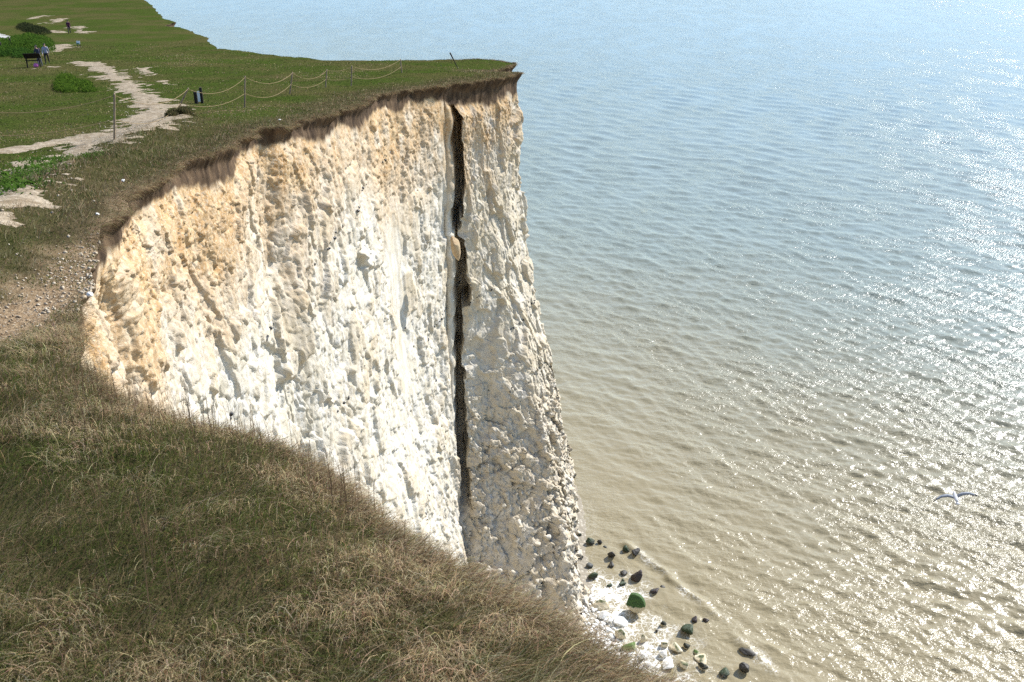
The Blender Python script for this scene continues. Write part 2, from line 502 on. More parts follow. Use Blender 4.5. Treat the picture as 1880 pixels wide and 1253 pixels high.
# large bays and ribs in plan
lo = fbm(U * 0.24, Zc * 0.09, S * 0, 4, 61)
off = off + (0.40 * lo * np.clip(Dp / 3, 0, 1)) * np.where(isP > 0.5, 0.4, 1.0) * np.clip(0.25 + 0.02 * rr[:, None], 0, 1)
print('cliff base', NC, NR, time.time() - T0)
fine = vis.copy()
fi = np.where(fine)[0]
xs, ys, zs, ss, dd = (A[fi] for A in (Xc, Yc, Zc, U, Dp))
rfi = rr[fi][:, None]
smooth_slab = np.exp(-((ys - (56.5 - 0.10 * dd)) / 2.6) ** 4) * sstep(5, 8, dd) * (1 - isP[fi]) * (1 - sstep(17, 21, dd))
amp_s = (1 - 0.85 * smooth_slab) * sstep(0.8, 1.6, dd / soil_d[fi])
# stained, frost shattered upper chalk against slabby lower chalk
stain = np.clip(1.15 - (dd - soil_d[fi]) / (3.6 + 2.6 * fbm(ss * 0.3, zs * 0.16, ss * 0, 4, 71) + 0.05 * rfi) + 0.55 * fbm(ss * 0.9, zs * 0.25, ss * 0, 4, 72), 0, 1)
wob = 0.35 * fbm(xs * 0.5, ys * 0.5, zs * 0.5, 3, 75)
h1, id1, e1 = facet(ss / 2.2 + wob, zs / 4.2 + wob, ss * 0 + 0.5 + wob, 81, 0.5)
h2, id2, e2 = facet(ss / 0.80 + wob * 1.5 + zs * 0.12, zs / 2.3 + wob * 1.5 + ss * 0.2, ys * 0.3, 91, 0.65)
h3, id3, e3 = facet(ss / 0.27 + wob * 2 + zs * 0.3, zs / 0.55 + wob * 2, ys * 0.7, 101, 0.6)
h5, id5, e5 = facet(ss / 0.05 + wob * 4, zs / 0.06 + wob * 2, ys * 4, 116, 0.7)
h4, id4, e4 = facet(ss / 0.11 + wob * 3, zs / 0.17 + wob * 2, ys * 2, 111, 0.7)
slab = 1 - 0.75 * stain
foot = sstep(22, 31, dd) * (0.5 + 0.5 * isP[fi])
big_det = amp_s * ((0.19 + 0.10 * isP[fi]) * h1 * slab * (1 - 0.5 * foot) * np.clip(0.3 + 0.018 * rfi, 0, 1) + (0.13 + 0.07 * isP[fi]) * h2 * (0.25 + 0.75 * slab))
for _k in range(2):
    big_det[:, 1:-1] = (big_det[:, :-2] + 2 * big_det[:, 1:-1] + big_det[:, 2:]) / 4
big_det[1:-1] = (big_det[:-2] + 2 * big_det[1:-1] + big_det[2:]) / 4
det = big_det + amp_s * (0.052 * h3 * (1 + 1.2 * foot) + 0.022 * h4 * (0.6 + 0.8 * stain + 0.6 * foot) + 0.013 * h5 * stain * (1 - sstep(15, 30, ys)))
det = det + 0.03 * fbm(xs * 2.2, ys * 2.2, zs * 1.1, 4, 121) * amp_s + 0.012 * (0.5 + stain) * fbm(xs * 9, ys * 9, zs * 7, 3, 131) * amp_s
det = det + sstep(0.2, 0.9, dd / soil_d[fi]) * (1 - sstep(0.9, 1.3, dd / soil_d[fi])) * (0.14 * fbm(ss * 1.3, zs * 1.2, ss * 0, 3, 141) + 0.03 * fbm(ss * 6, zs * 2.4, ss * 0, 3, 142))
# gullies running down the face
gul = fbm(ss * 0.5 + wob * 0.5, zs * 0.12, ss * 0, 3, 151)
det = det - 0.22 * sstep(0.3, 0.7, gul) * amp_s * np.clip(dd / 4, 0, 1) * (1 - isP[fi] * 0.5) * np.clip(0.1 + 0.016 * rfi, 0, 1)
joint = 0.06 * (1 - sstep(0.0, 0.05, e2)) * slab + 0.022 * (1 - sstep(0.0, 0.08, e3)) + 0.06 * (1 - sstep(0.0, 0.03, e1)) * slab
det = det - joint * amp_s
det *= 1 - 0.65 * np.exp(-((S[fi] - sP) / 1.3) ** 2) * (S[fi] < sP + 0.6)
off[fi] += det
# the near buttress and the recess beside it
by = TOPC[:, 1][:, None]
off = off + isW * (0.75 * np.exp(-((by - 12.3 + 0.02 * Dp) / 1.5) ** 2) * sstep(0.3, 4.5, Dp) - 0.75 * sstep(14.0, 14.35, by) * (1 - sstep(15.5, 18.5, by)) * sstep(0.5, 2.0, Dp))
# the pillar: its near side steps out from the wall, with a slot behind the step
NP2 = np.repeat(NRM[:, None, :], NR, 1)
BX = Xc + NP2[..., 0] * off
BY = Yc + NP2[..., 1] * off
sp = S - sP
below = sstep(0.9, 1.5, Dp / soil_d) 
slot_w = 0.90 - 0.010 * Dp + 0.12 * fbm(Zc * 0.5, Zc * 0, Zc * 0, 3, 161)
jag = 0.035 * fbm(Zc * 0.9, Zc * 0, Zc * 0, 3, 162)
slot = sstep(-0.06, 0.0, sp - 0.10 - jag) * (1 - sstep(slot_w, slot_w + 0.06, sp - 0.10 - jag)) * below
slot = slot * (1 - sstep(29.0, 31.0, Dp))
# step: shift the pillar body towards the sea side (frontal near side, normal turned to the viewer)
stp = isP * sstep(0.7, 1.6, Dp / soil_d) * np.exp(-np.clip(sp, 0, None) / 7.0)
BX = BX + 0.80 * stp
BY = BY - 0.15 * stp
# foot of the pillar: it spreads towards the sea and the viewer, down to the line where the waves meet it
FOOT_S = np.array([-3.0, 0.0, 2.5, 5.0, 8.0, 12.0, 14.0, 17.0, 24.0])
FOOT_X = np.array([-3.2, -4.2, -0.2, 5.0, 5.7, 5.6, 5.6, 5.0, 0.0])
FOOT_Y = np.array([57.0, 57.0, 53.0, 47.0, 56.0, 67.0, 72.0, 76.0, 92.0])
fs = arc - sP
tx = np.interp(fs, FOOT_S, FOOT_X) - TOPC[:, 0]; ty = np.interp(fs, FOOT_S, FOOT_Y) - TOPC[:, 1]
fw = (np.interp(fs, [-3, 0, 17, 26], [0, 1, 1, 0]))
qx = np.clip((q - 0.22) / 0.78, 0, 1.1) ** 1.35; qy = np.clip((q - 0.45) / 0.55, 0, 1.2) ** 2.4
BX = BX + (fw * tx)[:, None] * qx
BY = BY + (fw * ty)[:, None] * qy
BX = BX - 0.30 * slot
BY = BY + 4.5 * slot
# broken blocks in the spreading foot, cut in space because the sheet is drawn out there
pc = np.where((fs > -0.2) & (fs < 22))[0]
fx, fy, fz = BX[pc], BY[pc], Zc[pc]
wF = sstep(0.50, 0.80, q[pc]) * sstep(0.0, 0.8, fs[pc])[:, None]
g1_, _, k1 = facet(fx / 1.5, fy / 1.7, fz / 1.9, 181, 0.7)
g2_, _, k2 = facet(fx / 0.55, fy / 0.6, fz / 0.7, 186, 0.7)
g3_, _, k3 = facet(fx / 0.21, fy / 0.21, fz / 0.24, 191, 0.7)
hF = wF * (0.34 * g1_ + 0.17 * g2_ + 0.07 * g3_ - 0.06 * (1 - sstep(0, 0.06, k1)) - 0.03 * (1 - sstep(0, 0.08, k2)))
BX[pc] += 0.45 * hF; BY[pc] -= 0.70 * hF; Zc[pc] += 0.45 * hF
VX = np.stack([BX, BY, Zc], -1).reshape(-1, 3)
idx = np.arange(NC * NR).reshape(NC, NR)
quads = np.stack([idx[:-1, :-1].ravel(), idx[:-1, 1:].ravel(), idx[1:, 1:].ravel(), idx[1:, :-1].ravel()], 1)
# coarse, unseen stretches keep every 10th row only: drop their surplus quads by merging rows
keep_rows = np.zeros(NR, bool); keep_rows[::10] = True; keep_rows[-1] = True
coarse_cols = np.where(~fine)[0]
me = np_mesh('cliff', VX, quads, smooth=False)
st_full = np.clip(1 - Dp / 5.0, 0, 1); st_full[fi] = stain
tone = np.full((NC, NR), 0.5); tone[fi] = 0.5 * id2 + 0.3 * id1 + 0.2 * id3
fattr(me, 'stain', st_full.ravel()); fattr(me, 'tone', tone.ravel())
fattr(me, 'soil', (1 - sstep(0.85, 1.15, Dp / soil_d + 0.18 * fbm(S * 3, Zc * 3, S * 0, 3, 171))).ravel())
fattr(me, 'pillar', isP.ravel())
print('cliff mesh', len(VX), time.time() - T0)

m = NT('cliff_chalk', 0.95, 0.1)
p = m.pos()
n1 = m.noise(p, 0.5, 5, 0.6); n2 = m.noise(m.scale(p, (1, 1, 0.35)), 2.2, 5, 0.65); n3 = m.noise(p, 11, 4, 0.7)
white = m.mix(m.ramp(n2, 0.38, 0.66), (0.49, 0.44, 0.345), (0.585, 0.555, 0.495))
white = m.mix(m.ramp(m.attr('tone'), 0.45, 0.9, 0, 0.55), white, (0.44, 0.345, 0.215))
white = m.mix(m.math('MULTIPLY', m.attr('pillar'), m.ramp(n1, 0.35, 0.6, 0.15, 0.7)), white, (0.50, 0.42, 0.295))
st = m.mix(m.ramp(n2, 0.35, 0.65), (0.35, 0.205, 0.085), (0.47, 0.32, 0.165))
st = m.mix(m.ramp(n3, 0.45, 0.65, 0, 0.55), st, (0.63, 0.55, 0.42))
fs = m.math('MULTIPLY', m.attr('stain'), m.ramp(m.math('ADD', n1, m.math('MULTIPLY', n3, 0.25)), 0.42, 0.66, 0.35, 1.0))
c = m.mix(fs, white, st)
# thin joints, and flints along the bedding planes
cr = m.voro(m.scale(p, (1, 1, 0.6)), 1.6, 'DISTANCE_TO_EDGE')
c = m.mix(m.math('MULTIPLY', m.ramp(cr, 0.005, 0.022, 0.75, 0), m.ramp(n1, 0.5, 0.6)), c, (0.30, 0.25, 0.19))
cr2 = m.voro(m.scale(p, (1, 1, 0.7)), 4.5, 'DISTANCE_TO_EDGE')
c = m.mix(m.math('MULTIPLY', m.ramp(cr2, 0.01, 0.04, 0.55, 0), m.ramp(m.noise(p, 0.9, 3, 0.6), 0.5, 0.58)), c, (0.27, 0.22, 0.165))
bv = m.noise(m.scale(p, (0.5, 0.5, 6.0)), 1.4, 4, 0.7)
c = m.mix(m.math('MULTIPLY', m.ramp(bv, 0.56, 0.70, 0, 0.45), m.ramp(n1, 0.40, 0.6, 0.3, 1)), c, (0.40, 0.33, 0.235))
c = m.mix(m.math('MULTIPLY', m.ramp(m.noise(p, 1.1, 3, 0.6), 0.52, 0.62), m.math('MULTIPLY', m.attr('pillar'), 0.35)), c, (0.44, 0.405, 0.36))
soilc = m.mix(m.ramp(n2, 0.35, 0.7), (0.042, 0.027, 0.017), (0.125, 0.082, 0.048))
soilc = m.mix(m.ramp(n3, 0.6, 0.75, 0, 0.45), soilc, (0.36, 0.30, 0.22))
c = m.mix(m.attr('soil'), c, soilc)
m.color(c)
m.normal(m.bump(m.math('ADD', m.math('MULTIPLY', n3, 0.5), m.math('MULTIPLY', m.noise(p, 34, 3, 0.7), 0.5)), 0.75, 0.045))
CHALK = m.m
cliff = tag(link('cliff', me, CHALK), kind='structure')
CV = VX.reshape(NC, NR, 3)

# ------------------------------------------------------------------ sea
ang = np.concatenate([np.linspace(R(-60), R(-14), 40)[:-1], np.linspace(R(-14), R(40), 820), np.linspace(R(40), R(120), 60)[1:]])
dep = np.concatenate([np.linspace(R(75), R(47), 30)[:-1], np.linspace(R(47), R(4.5), 860), R(4.5) * 0.75 ** np.arange(1, 9)])
rad = CAM_Z / np.tan(dep)
A, Q = np.meshgrid(ang, rad, indexing='ij')
sx, sy = (Q * np.sin(A)).ravel(), (Q * np.cos(A)).ravel()
qr = Q.ravel()
spacing = np.maximum(qr * 1.15e-3, np.abs(np.gradient(rad))[None, :].repeat(len(ang), 0).ravel())
sz = np.zeros(sx.size)
wr = np.random.default_rng(3)
# gusts: low-frequency patches in which the chop is stronger
gust = 0.75 + 0.55 * fbm(sx * 0.022, sy * 0.014, sx * 0, 4, 201)
for i in range(72):
    lam = 0.45 * (11.5 ** (i / 71.0))
    k = 2 * math.pi / lam
    th = R(205) + wr.normal(0, R(30 if lam < 3 else 17))
    am = 0.0072 * lam ** 0.62 * (1.25 if 0.9 < lam < 2.8 else 0.8)
    kx, ky = k * math.sin(th), k * math.cos(th)
    w = np.clip((lam / spacing - 2.2) / 2.0, 0, 1)
    ph = kx * sx + ky * sy + wr.random() * 6.283
    sz += am * w * (np.sin(ph) - 0.25 * np.cos(2 * ph)) * (gust if lam < 4 else 1)
BASE = CV[i_w0:i_t0 + 200:12, -30, :2]
shore = np.array([[4.9, 72], [5.2, 68], [5.2, 60], [5.2, 56], [6.0, 53.5], [7.5, 50], [9, 47], [10.5, 43], [12.5, 39.5], [15, 34], [18, 25]])
sd = np.full(sx.size, 200.0)
mk = (np.abs(sx) < 80) & (sy < 130) & (sy > -10)
sd[mk] = poly_dist(sx[mk], sy[mk], shore)[0]
sz *= sstep(-2, 9, sd) * 0.75 + 0.25
# the small breaker rolling in along the boulders
BRK = np.array([on_level(*q) for q in ((1150,1000),(1190,1030),(1222,1052),(1240,1072),(1285,1105),(1320,1135),(1350,1170),(1400,1215),(1450,1260))])
bd = np.full(sx.size, 99.0); bd[mk] = poly_dist(sx[mk], sy[mk], BRK)[0]
bn = fbm(sx * 0.8, sy * 0.8, sx * 0, 3, 211)
sz += 0.26 * np.exp(-((bd + 0.25 * bn) / 0.38) ** 2) * (0.55 + 0.7 * vnoise(sx * 0.35, sy * 0.35, sx * 0, 212))
foam = 0.9 * np.clip(1.0 - (sd / 6.5) + 0.6 * bn, 0, 1) 
inside = 1 - sstep(0.0, 1.4, bd)
foam = foam * (1 - 0.7 * sstep(57, 63, sy))
foam = np.maximum(foam, 0.6 * inside * np.clip(0.4 + bn, 0, 1))
n = len(rad)
idx = np.arange(sx.size).reshape(len(ang), n)
quads = np.stack([idx[:-1, :-1].ravel(), idx[1:, :-1].ravel(), idx[1:, 1:].ravel(), idx[:-1, 1:].ravel()], 1)
me = np_mesh('sea', np.column_stack([sx, sy, sz]), quads, smooth=True)
fattr(me, 'foam', foam); fattr(me, 'shore', np.clip(sd, 0, 200)); fattr(me, 'gust', gust)
m = NT('sea_water', 0.24, 0.5)
m.b.inputs['IOR'].default_value = 1.333
p = m.pos()
sep = m.node('ShaderNodeSeparateXYZ'); m.l.new(p, sep.inputs[0])
n1 = m.noise(m.scale(p, (1, 0.7, 1)), 0.03, 6, 0.68, 0.6)
dist = m.math('ADD', m.math('ADD', sep.outputs[1], m.math('MULTIPLY', sep.outputs[0], 0.55)), m.math('MULTIPLY', n1, 50))
c = m.mix(m.ramp(dist, 85, 190), (0.255, 0.212, 0.125), (0.195, 0.222, 0.185))
c = m.mix(m.ramp(dist, 150, 420), c, (0.130, 0.195, 0.222))
# foam lace
fp = m.node('ShaderNodeVectorMath', operation='ADD'); m.l.new(p, fp.inputs[0])
wn_ = m.node('ShaderNodeTexNoise'); m.l.new(p, wn_.inputs['Vector']); wn_.inputs['Scale'].default_value = 1.1; wn_.inputs['Detail'].default_value = 4
m.l.new(m.scale(wn_.outputs['Color'], (1.6, 1.6, 0)), fp.inputs[1])
v1 = m.voro(fp.outputs[0], 1.5, 'DISTANCE_TO_EDGE'); v2 = m.voro(fp.outputs[0], 4.2, 'DISTANCE_TO_EDGE')
fa = m.attr('foam')
lace = m.math('MAXIMUM', m.math('SUBTRACT', 1.0, m.math('DIVIDE', v1, m.math('MULTIPLY_ADD', fa, 0.16, 0.001))), m.math('SUBTRACT', 1.0, m.math('DIVIDE', v2, m.math('MULTIPLY_ADD', fa, 0.14, 0.001))))
ff = m.math('MULTIPLY', m.ramp(lace, 0.05, 0.75), m.ramp(fa, 0.12, 0.8))
ff = m.math('MAXIMUM', ff, m.math('MULTIPLY', m.ramp(fa, 0.65, 1.0), m.ramp(m.noise(p, 2.2, 5, 0.7), 0.45, 0.6)))
c = m.mix(ff, c, (0.72, 0.70, 0.64))
m.color(c)
m.put(m.b.inputs['Roughness'], m.math('MULTIPLY_ADD', ff, 0.6, 0.235))
w1 = m.noise(m.scale(p, (0.8, 1.25, 1)), 2.4, 3, 0.6); w2 = m.noise(m.scale(p, (0.8, 1.3, 1)), 5.5, 2, 0.5)
b1 = m.bump(w1, 0.9, 0.24)
gp_ = m.math('MULTIPLY', m.ramp(m.noise(m.scale(p, (1, 0.6, 1)), 0.14, 4, 0.65), 0.34, 0.66, 0.35, 1.0), m.attr('gust'))
m.l.new(gp_, b1.node.inputs['Strength'])
b2 = m.bump(w2, 0.8, 0.040, b1)
m.l.new(gp_, b2.node.inputs['Strength'])
m.normal(b2)
sea = tag(link('sea', me, m.m), kind='structure')
print('sea', len(sx), time.time() - T0)

# sea bed and beach, one sheet rising to the foot of the cliff
bx, by_ = np.meshgrid(np.linspace(-30, 60, 240), np.linspace(10, 110, 260))
x, y = bx.ravel(), by_.ravel()
dsh, ish = poly_dist(x, y, shore)
sg = shore[np.clip(ish + 1, 0, len(shore) - 1)] - shore[ish]
side = sg[:, 0] * (y - shore[ish][:, 1]) - sg[:, 1] * (x - shore[ish][:, 0])
land = np.where(side > 0, -dsh, dsh)         # travelling south the sea lies on the left
bz = np.clip(0.10 - 0.16 * np.where(side > 0, dsh, -dsh), -2.5, 1.6) + 0.06 * fbm(x * 0.7, y * 0.7, x * 0, 3, 221)
idx = np.arange(x.size).reshape(bx.shape)
quads = np.stack([idx[:-1, :-1].ravel(), idx[:-1, 1:].ravel(), idx[1:, 1:].ravel(), idx[1:, :-1].ravel()], 1)
me = np_mesh('beach', np.column_stack([x, y, bz]), quads, True)
m = NT('beach_shingle', 0.9, 0.2)
p = m.pos(); v = m.voro(p, 3.5); vc = m.voro(p, 3.5, out='Color')
c = m.mix(m.ramp(v, 0.1, 0.5), (0.55, 0.51, 0.43), (0.28, 0.25, 0.20))
m.color(m.mix(0.35, c, (0.22, 0.18, 0.12))); m.normal(m.bump(v, 0.6, 0.1))
tag(link('beach', me, m.m), kind='structure')
def z_bed(x, y):
    d, i = poly_dist(np.array([x]), np.array([y]), shore)
    g = shore[min(i[0] + 1, len(shore) - 1)] - shore[i[0]]
    s = g[0] * (y - shore[i[0]][1]) - g[1] * (x - shore[i[0]][0])
    return float(np.clip(0.10 - 0.16 * (d[0] if s > 0 else -d[0]), -2.5, 1.6))

# ------------------------------------------------------------------ grass
def blades(x, y, z, L, wid, az, th0, th1, rgb, segs=3, twist=None, tipw=0.12):
    """one mesh of bent grass blades: arrays of roots, lengths, widths, lean directions, start and end lean"""
    n = len(x)
    d = np.stack([np.sin(az), np.cos(az), 0 * az], 1)
    if twist is None: twist = np.zeros(n)
    wv = np.stack([np.cos(az + twist), -np.sin(az + twist), 0 * az], 1)
    pos = np.stack([x, y, z], 1)
    V = np.zeros((n, segs + 1, 2, 3), np.float32)
    for i in range(segs + 1):
        f = i / segs
        w = wid * ((1 - f) * 1.0 + f * tipw) * (0.8 if i == 0 else 1)
        V[:, i, 0] = pos - wv * (w / 2)[:, None]
        V[:, i, 1] = pos + wv * (w / 2)[:, None]
        th = th0 + (th1 - th0) * (i + 0.5) / segs
        pos = pos + (L / segs)[:, None] * (d * np.sin(th)[:, None] + np.array([0, 0, 1.0]) * np.cos(th)[:, None])
    k = (segs + 1) * 2
    base = (np.arange(n) * k)[:, None]
    Q = []
    for i in range(segs):
        Q.append(base + np.array([2 * i, 2 * i + 1, 2 * i + 3, 2 * i + 2]))
    Q = np.stack(Q, 1).reshape(-1, 4)
    return V.reshape(-1, 3), Q, np.repeat(rgb, k, 0)

m = NT('grass_blade', 1.0, 0.0)
col = m.attr('tint', 'Color')
m.color(col)
tr = m.node('ShaderNodeBsdfTranslucent'); m.l.new(col, tr.inputs[0])
mx = m.node('ShaderNodeMixShader'); mx.inputs[0].default_value = 0.45
m.l.new(m.b.outputs[0], mx.inputs[1]); m.l.new(tr.outputs[0], mx.inputs[2])
m.l.new(mx.outputs[0], m.n['Material Output'].inputs[0])
GRASS = m.m

STRAW = np.array([0.46, 0.365, 0.215]); TAN = np.array([0.29, 0.215, 0.12]); BROWN = np.array([0.135, 0.088, 0.05])
GREEN = np.array([0.086, 0.102, 0.025]); DGREEN = np.array([0.045, 0.056, 0.015]); GREY = np.array([0.25, 0.21, 0.155])
def tints(n, probs):
    """probs (n,5): straw, tan, brown, green, dark green"""
    pal = np.stack([STRAW, TAN, BROWN, GREEN, DGREEN])
    c = np.cumsum(probs / probs.sum(1, keepdims=True), 1)
    k = (rng.random(n)[:, None] > c).sum(1).clip(0, 4)
    return pal[k] * (0.75 + 0.5 * rng.random((n, 1))) * (1 + 0.08 * rng.standard_normal((n, 3)))

def wedge(n, a0, a1, r0, r1, power):
    """random points in a wedge seen from the viewer, density falling with distance"""
    a = R(a0) + R(a1 - a0) * rng.random(n)
    u = rng.random(n); e = 2 - power
    r = (r0 ** e + u * (r1 ** e - r0 ** e)) ** (1 / e)
    return r * np.sin(a), r * np.cos(a)

def stuff_grass(name, parts):
    V, Q, C, o = [], [], [], 0
    for v, q, c in parts:
        V.append(v); Q.append(q + o); C.append(c); o += len(v)
    me = np_mesh(name, np.concatenate(V), np.concatenate(Q))
    cattr(me, 'tint', np.clip(np.concatenate(C), 0.004, 1))
    return tag(link(name, me, GRASS), kind='stuff')

# the mound in front: long dry grass combed over by the wind, green growth low down in it
x, y = wedge(400000, -66, 42, 1.3, 12.5, 0.75)
k = in_poly(x, y); x, y = x[k], y[k]
e = inland(x, y); dR = poly_dist(x, y, RUBBLE)[0]
z0 = np.zeros(len(x))
bare = np.clip(1.0 - dR / 0.7 + 0.6 * fbm(x * 2, y * 2, z0, 3, 41), 0, 1) * sstep(7.0, 8.5, y)
k = (rng.random(len(x)) > bare * 1.3) 
x, y, e = x[k], y[k], e[k]; z0 = z0[k]
n = len(x); r = np.hypot(x, y)
cl = fbm(x * 3.2, y * 3.2, z0, 3, 301); big = fbm(x * 0.75, y * 0.75, z0, 3, 302); fine_ = fbm(x * 9, y * 9, z0, 2, 303)
gp = np.clip(0.60 + 1.0 * big - 0.7 * cl - 0.11 * x - 0.9 * np.exp(-e / 0.55) + 0.30 * (r < 3.4), 0.04, 1)
brown_p = np.clip(0.35 + 1.0 * fbm(x * 0.9 + 5, y * 0.9, z0, 3, 304) + 0.5 * sstep(4.2, 5.6, y) * (1 - sstep(7, 8, y)), 0.05, 1)
pr = np.stack([0.42 * (1 - gp) + 0.20 * np.exp(-e / 0.6) + 0.25 * (cl > 0.1), 0.65 * (1 - 0.6 * gp), 0.65 * brown_p, 0.95 * gp ** 1.3, 0.8 * gp], 1)
az = R(125) + 1.5 * fbm(x * 1.1, y * 1.1, z0, 3, 305) + 1.1 * cl + rng.normal(0, 0.5, n)
L = (0.13 + 0.10 * rng.random(n)) * (1 + 0.6 * cl) * np.where(rng.random(n) < 0.06, 1.5, 1)
z = z_top(x, y) - 0.01
P1 = blades(x, y, z, L, (0.0017 + 0.0009 * r / 3) * (0.8 + 0.5 * rng.random(n)) * np.where(rng.random(n) < 0.07, 1.6, 0.92), az, R(22) + 0.25 * rng.standard_normal(n) + 0.3 * fine_, R(88) + 0.35 * rng.standard_normal(n) + 0.5 * cl, tints(n, pr) * 1.3, 4, rng.normal(0, 0.7, n))
# upright seed stalks along the crest
x, y = wedge(9000, -36, 10, 3.6, 8.0, 0.5)
k = in_poly(x, y); x, y = x[k], y[k]; e = inland(x, y)
k = rng.random(len(x)) < np.exp(-e / 0.9) * (0.5 + fbm(x * 1.2, y * 1.2, x * 0, 3, 306)) * (x < -0.4); x, y = x[k], y[k]; n = len(x)
P2 = blades(x, y, z_top(x, y), 0.22 + 0.16 * rng.random(n), np.full(n, 0.0035), rng.random(n) * 6.28, np.abs(rng.normal(0.05, 0.08, n)), np.abs(rng.normal(0.35, 0.25, n)), np.tile(BROWN * 1.1, (n, 1)) * (0.7 + 0.6 * rng.random((n, 1))), 3, None, 0.6)
# fringe hanging over the near edge
ii = np.where((ck == 'near') & (TOPC[:, 1] > 1.0))[0]
ii = rng.choice(ii, 16000); jit = rng.random(len(ii))
x = TOPC[ii, 0] - NRM[ii, 0] * jit * 0.16; y = TOPC[ii, 1] - NRM[ii, 1] * jit * 0.16
n = len(x); r = np.hypot(x, y)
az = np.arctan2(NRM[ii, 0], NRM[ii, 1]) + rng.normal(0, 0.6, n) + 0.4
pr = np.tile([0.5, 0.6, 0.5, 0.05, 0.05], (n, 1))
P3 = blades(x, y, z_top(x, y) - 0.02, 0.08 + 0.14 * rng.random(n), 0.0022 + 0.0005 * r, az, R(40) + 0.4 * rng.standard_normal(n), R(115) + 0.3 * rng.standard_normal(n), tints(n, pr), 4, rng.normal(0, 0.6, n))
stuff_grass('dry_grass', [P1, P2, P3])
print('mound grass', time.time() - T0)

# rough grass along the cliff top, and the fringe over the earth face
x, y = wedge(260000, -46, 3, 9.5, 78, 1.25)
k = in_poly(x, y); x, y = x[k], y[k]
e = inland(x, y); r = np.hypot(x, y); z0 = np.zeros(len(x))
rgm = np.clip(1.4 - e / (1.0 + 0.024 * r) + 0.5 * fbm(x * 0.5, y * 0.35, z0, 4, 43), 0, 1)
rdg = np.exp(-(poly_dist(x, y, RIDGE)[0] / 1.3) ** 2)
rgm = np.maximum(rgm, rdg)
bare = np.clip(1.1 - poly_dist(x, y, RUBBLE)[0] / 0.75 + 0.7 * fbm(x * 2, y * 2, z0, 4, 41), 0, 1)
bare = np.maximum(bare, np.clip(0.9 - e / 0.42 + 0.8 * fbm(x * 1.6, y * 1.6, z0, 4, 42), 0, 1) * (1 - sstep(18, 26, y)))
k = (rng.random(len(x)) < rgm) & (rng.random(len(x)) > bare * 1.2) & (path_mask(x, y) < 0.62 + 0.1 * rng.standard_normal(len(x)))
x, y, e, r, rdg = x[k], y[k], e[k], r[k], rdg[k]; z0 = z0[k]; n = len(x)
cl = fbm(x * 1.7, y * 1.2, z0, 3, 311); big = fbm(x * 0.4, y * 0.3, z0, 3, 312)
gp = np.clip(0.50 + 1.1 * big - 0.4 * np.exp(-e / 0.7), 0.05, 1)
pr = np.stack([0.30 * (1 - gp) + 0.25 * (cl > 0.15), 0.6 * (1 - 0.5 * gp), 0.65 * (1 - 0.6 * gp), 0.75 * gp, 0.9 * gp], 1)
az = R(140) + 1.2 * big + rng.normal(0, 0.8, n)
L = (0.10 + 0.12 * rng.random(n)) * (1 + 0.5 * cl) * (1 + 0.5 * rdg)
R1 = blades(x, y, z_top(x, y) - 0.01, L, 0.0028 + 0.00023 * r, az, R(25) + 0.3 * rng.standard_normal(n), R(75) + 0.4 * rng.standard_normal(n), tints(n, pr) * 0.92, 3, rng.normal(0, 0.7, n))
ii = np.where((ck == 'wall') | (ck == 'pillar') | (ck == 'tip'))[0]
ii = ii[(TOPC[ii, 1] > 14.5) | (TOPC[ii, 1] < 11.4)]
wgt = GA[ii] / GA[ii].sum()
ii = rng.choice(ii, 26000, p=wgt); jit = rng.random(len(ii)) ** 1.5
x = TOPC[ii, 0] - NRM[ii, 0] * (jit * 0.35 - 0.03); y = TOPC[ii, 1] - NRM[ii, 1] * (jit * 0.35 - 0.03)
n = len(x); r = np.hypot(x, y)
az = np.arctan2(NRM[ii, 0], NRM[ii, 1]) + rng.normal(0, 0.6, n)
pr = np.tile([0.22, 0.55, 0.7, 0.08, 0.15], (n, 1))
R2 = blades(x, y, z_top(x, y) - 0.02, 0.12 + 0.22 * rng.random(n), 0.003 + 0.00022 * r, az, R(50) + 0.4 * rng.standard_normal(n), R(140) + 0.3 * rng.standard_normal(n), tints(n, pr), 4, rng.normal(0, 0.7, n))
stuff_grass('rough_grass', [R1, R2])
# close turf of the down
x, y = wedge(110000, -31, 3, 13, 125, 1.55)
k = in_poly(x, y); x, y = x[k], y[k]; z0 = np.zeros(len(x)); r = np.hypot(x, y)
k = path_mask(x, y) < 0.6
x, y, r = x[k], y[k], r[k]; n = len(x)
big = fbm(x * 0.25, y * 0.15, x * 0, 3, 321)
gp = np.clip(0.72 + 1.3 * big, 0, 1)
pr = np.stack([0.01 + 0 * gp, 0.34 * (1.1 - gp), 0.16 * (1.2 - gp), 0.55 * gp, 0.8 * gp], 1)
R3 = blades(x, y, z_top(x, y) - 0.005, 0.02 + 0.035 * rng.random(n) + 0.0003 * r, 0.006 + 0.0007 * r, rng.random(n) * 6.28, R(15) + 0.3 * rng.random(n), R(60) + 0.3 * rng.random(n), tints(n, pr) * 1.2, 2, rng.normal(0, 0.8, n), 0.3)
stuff_grass('turf_grass', [R3])
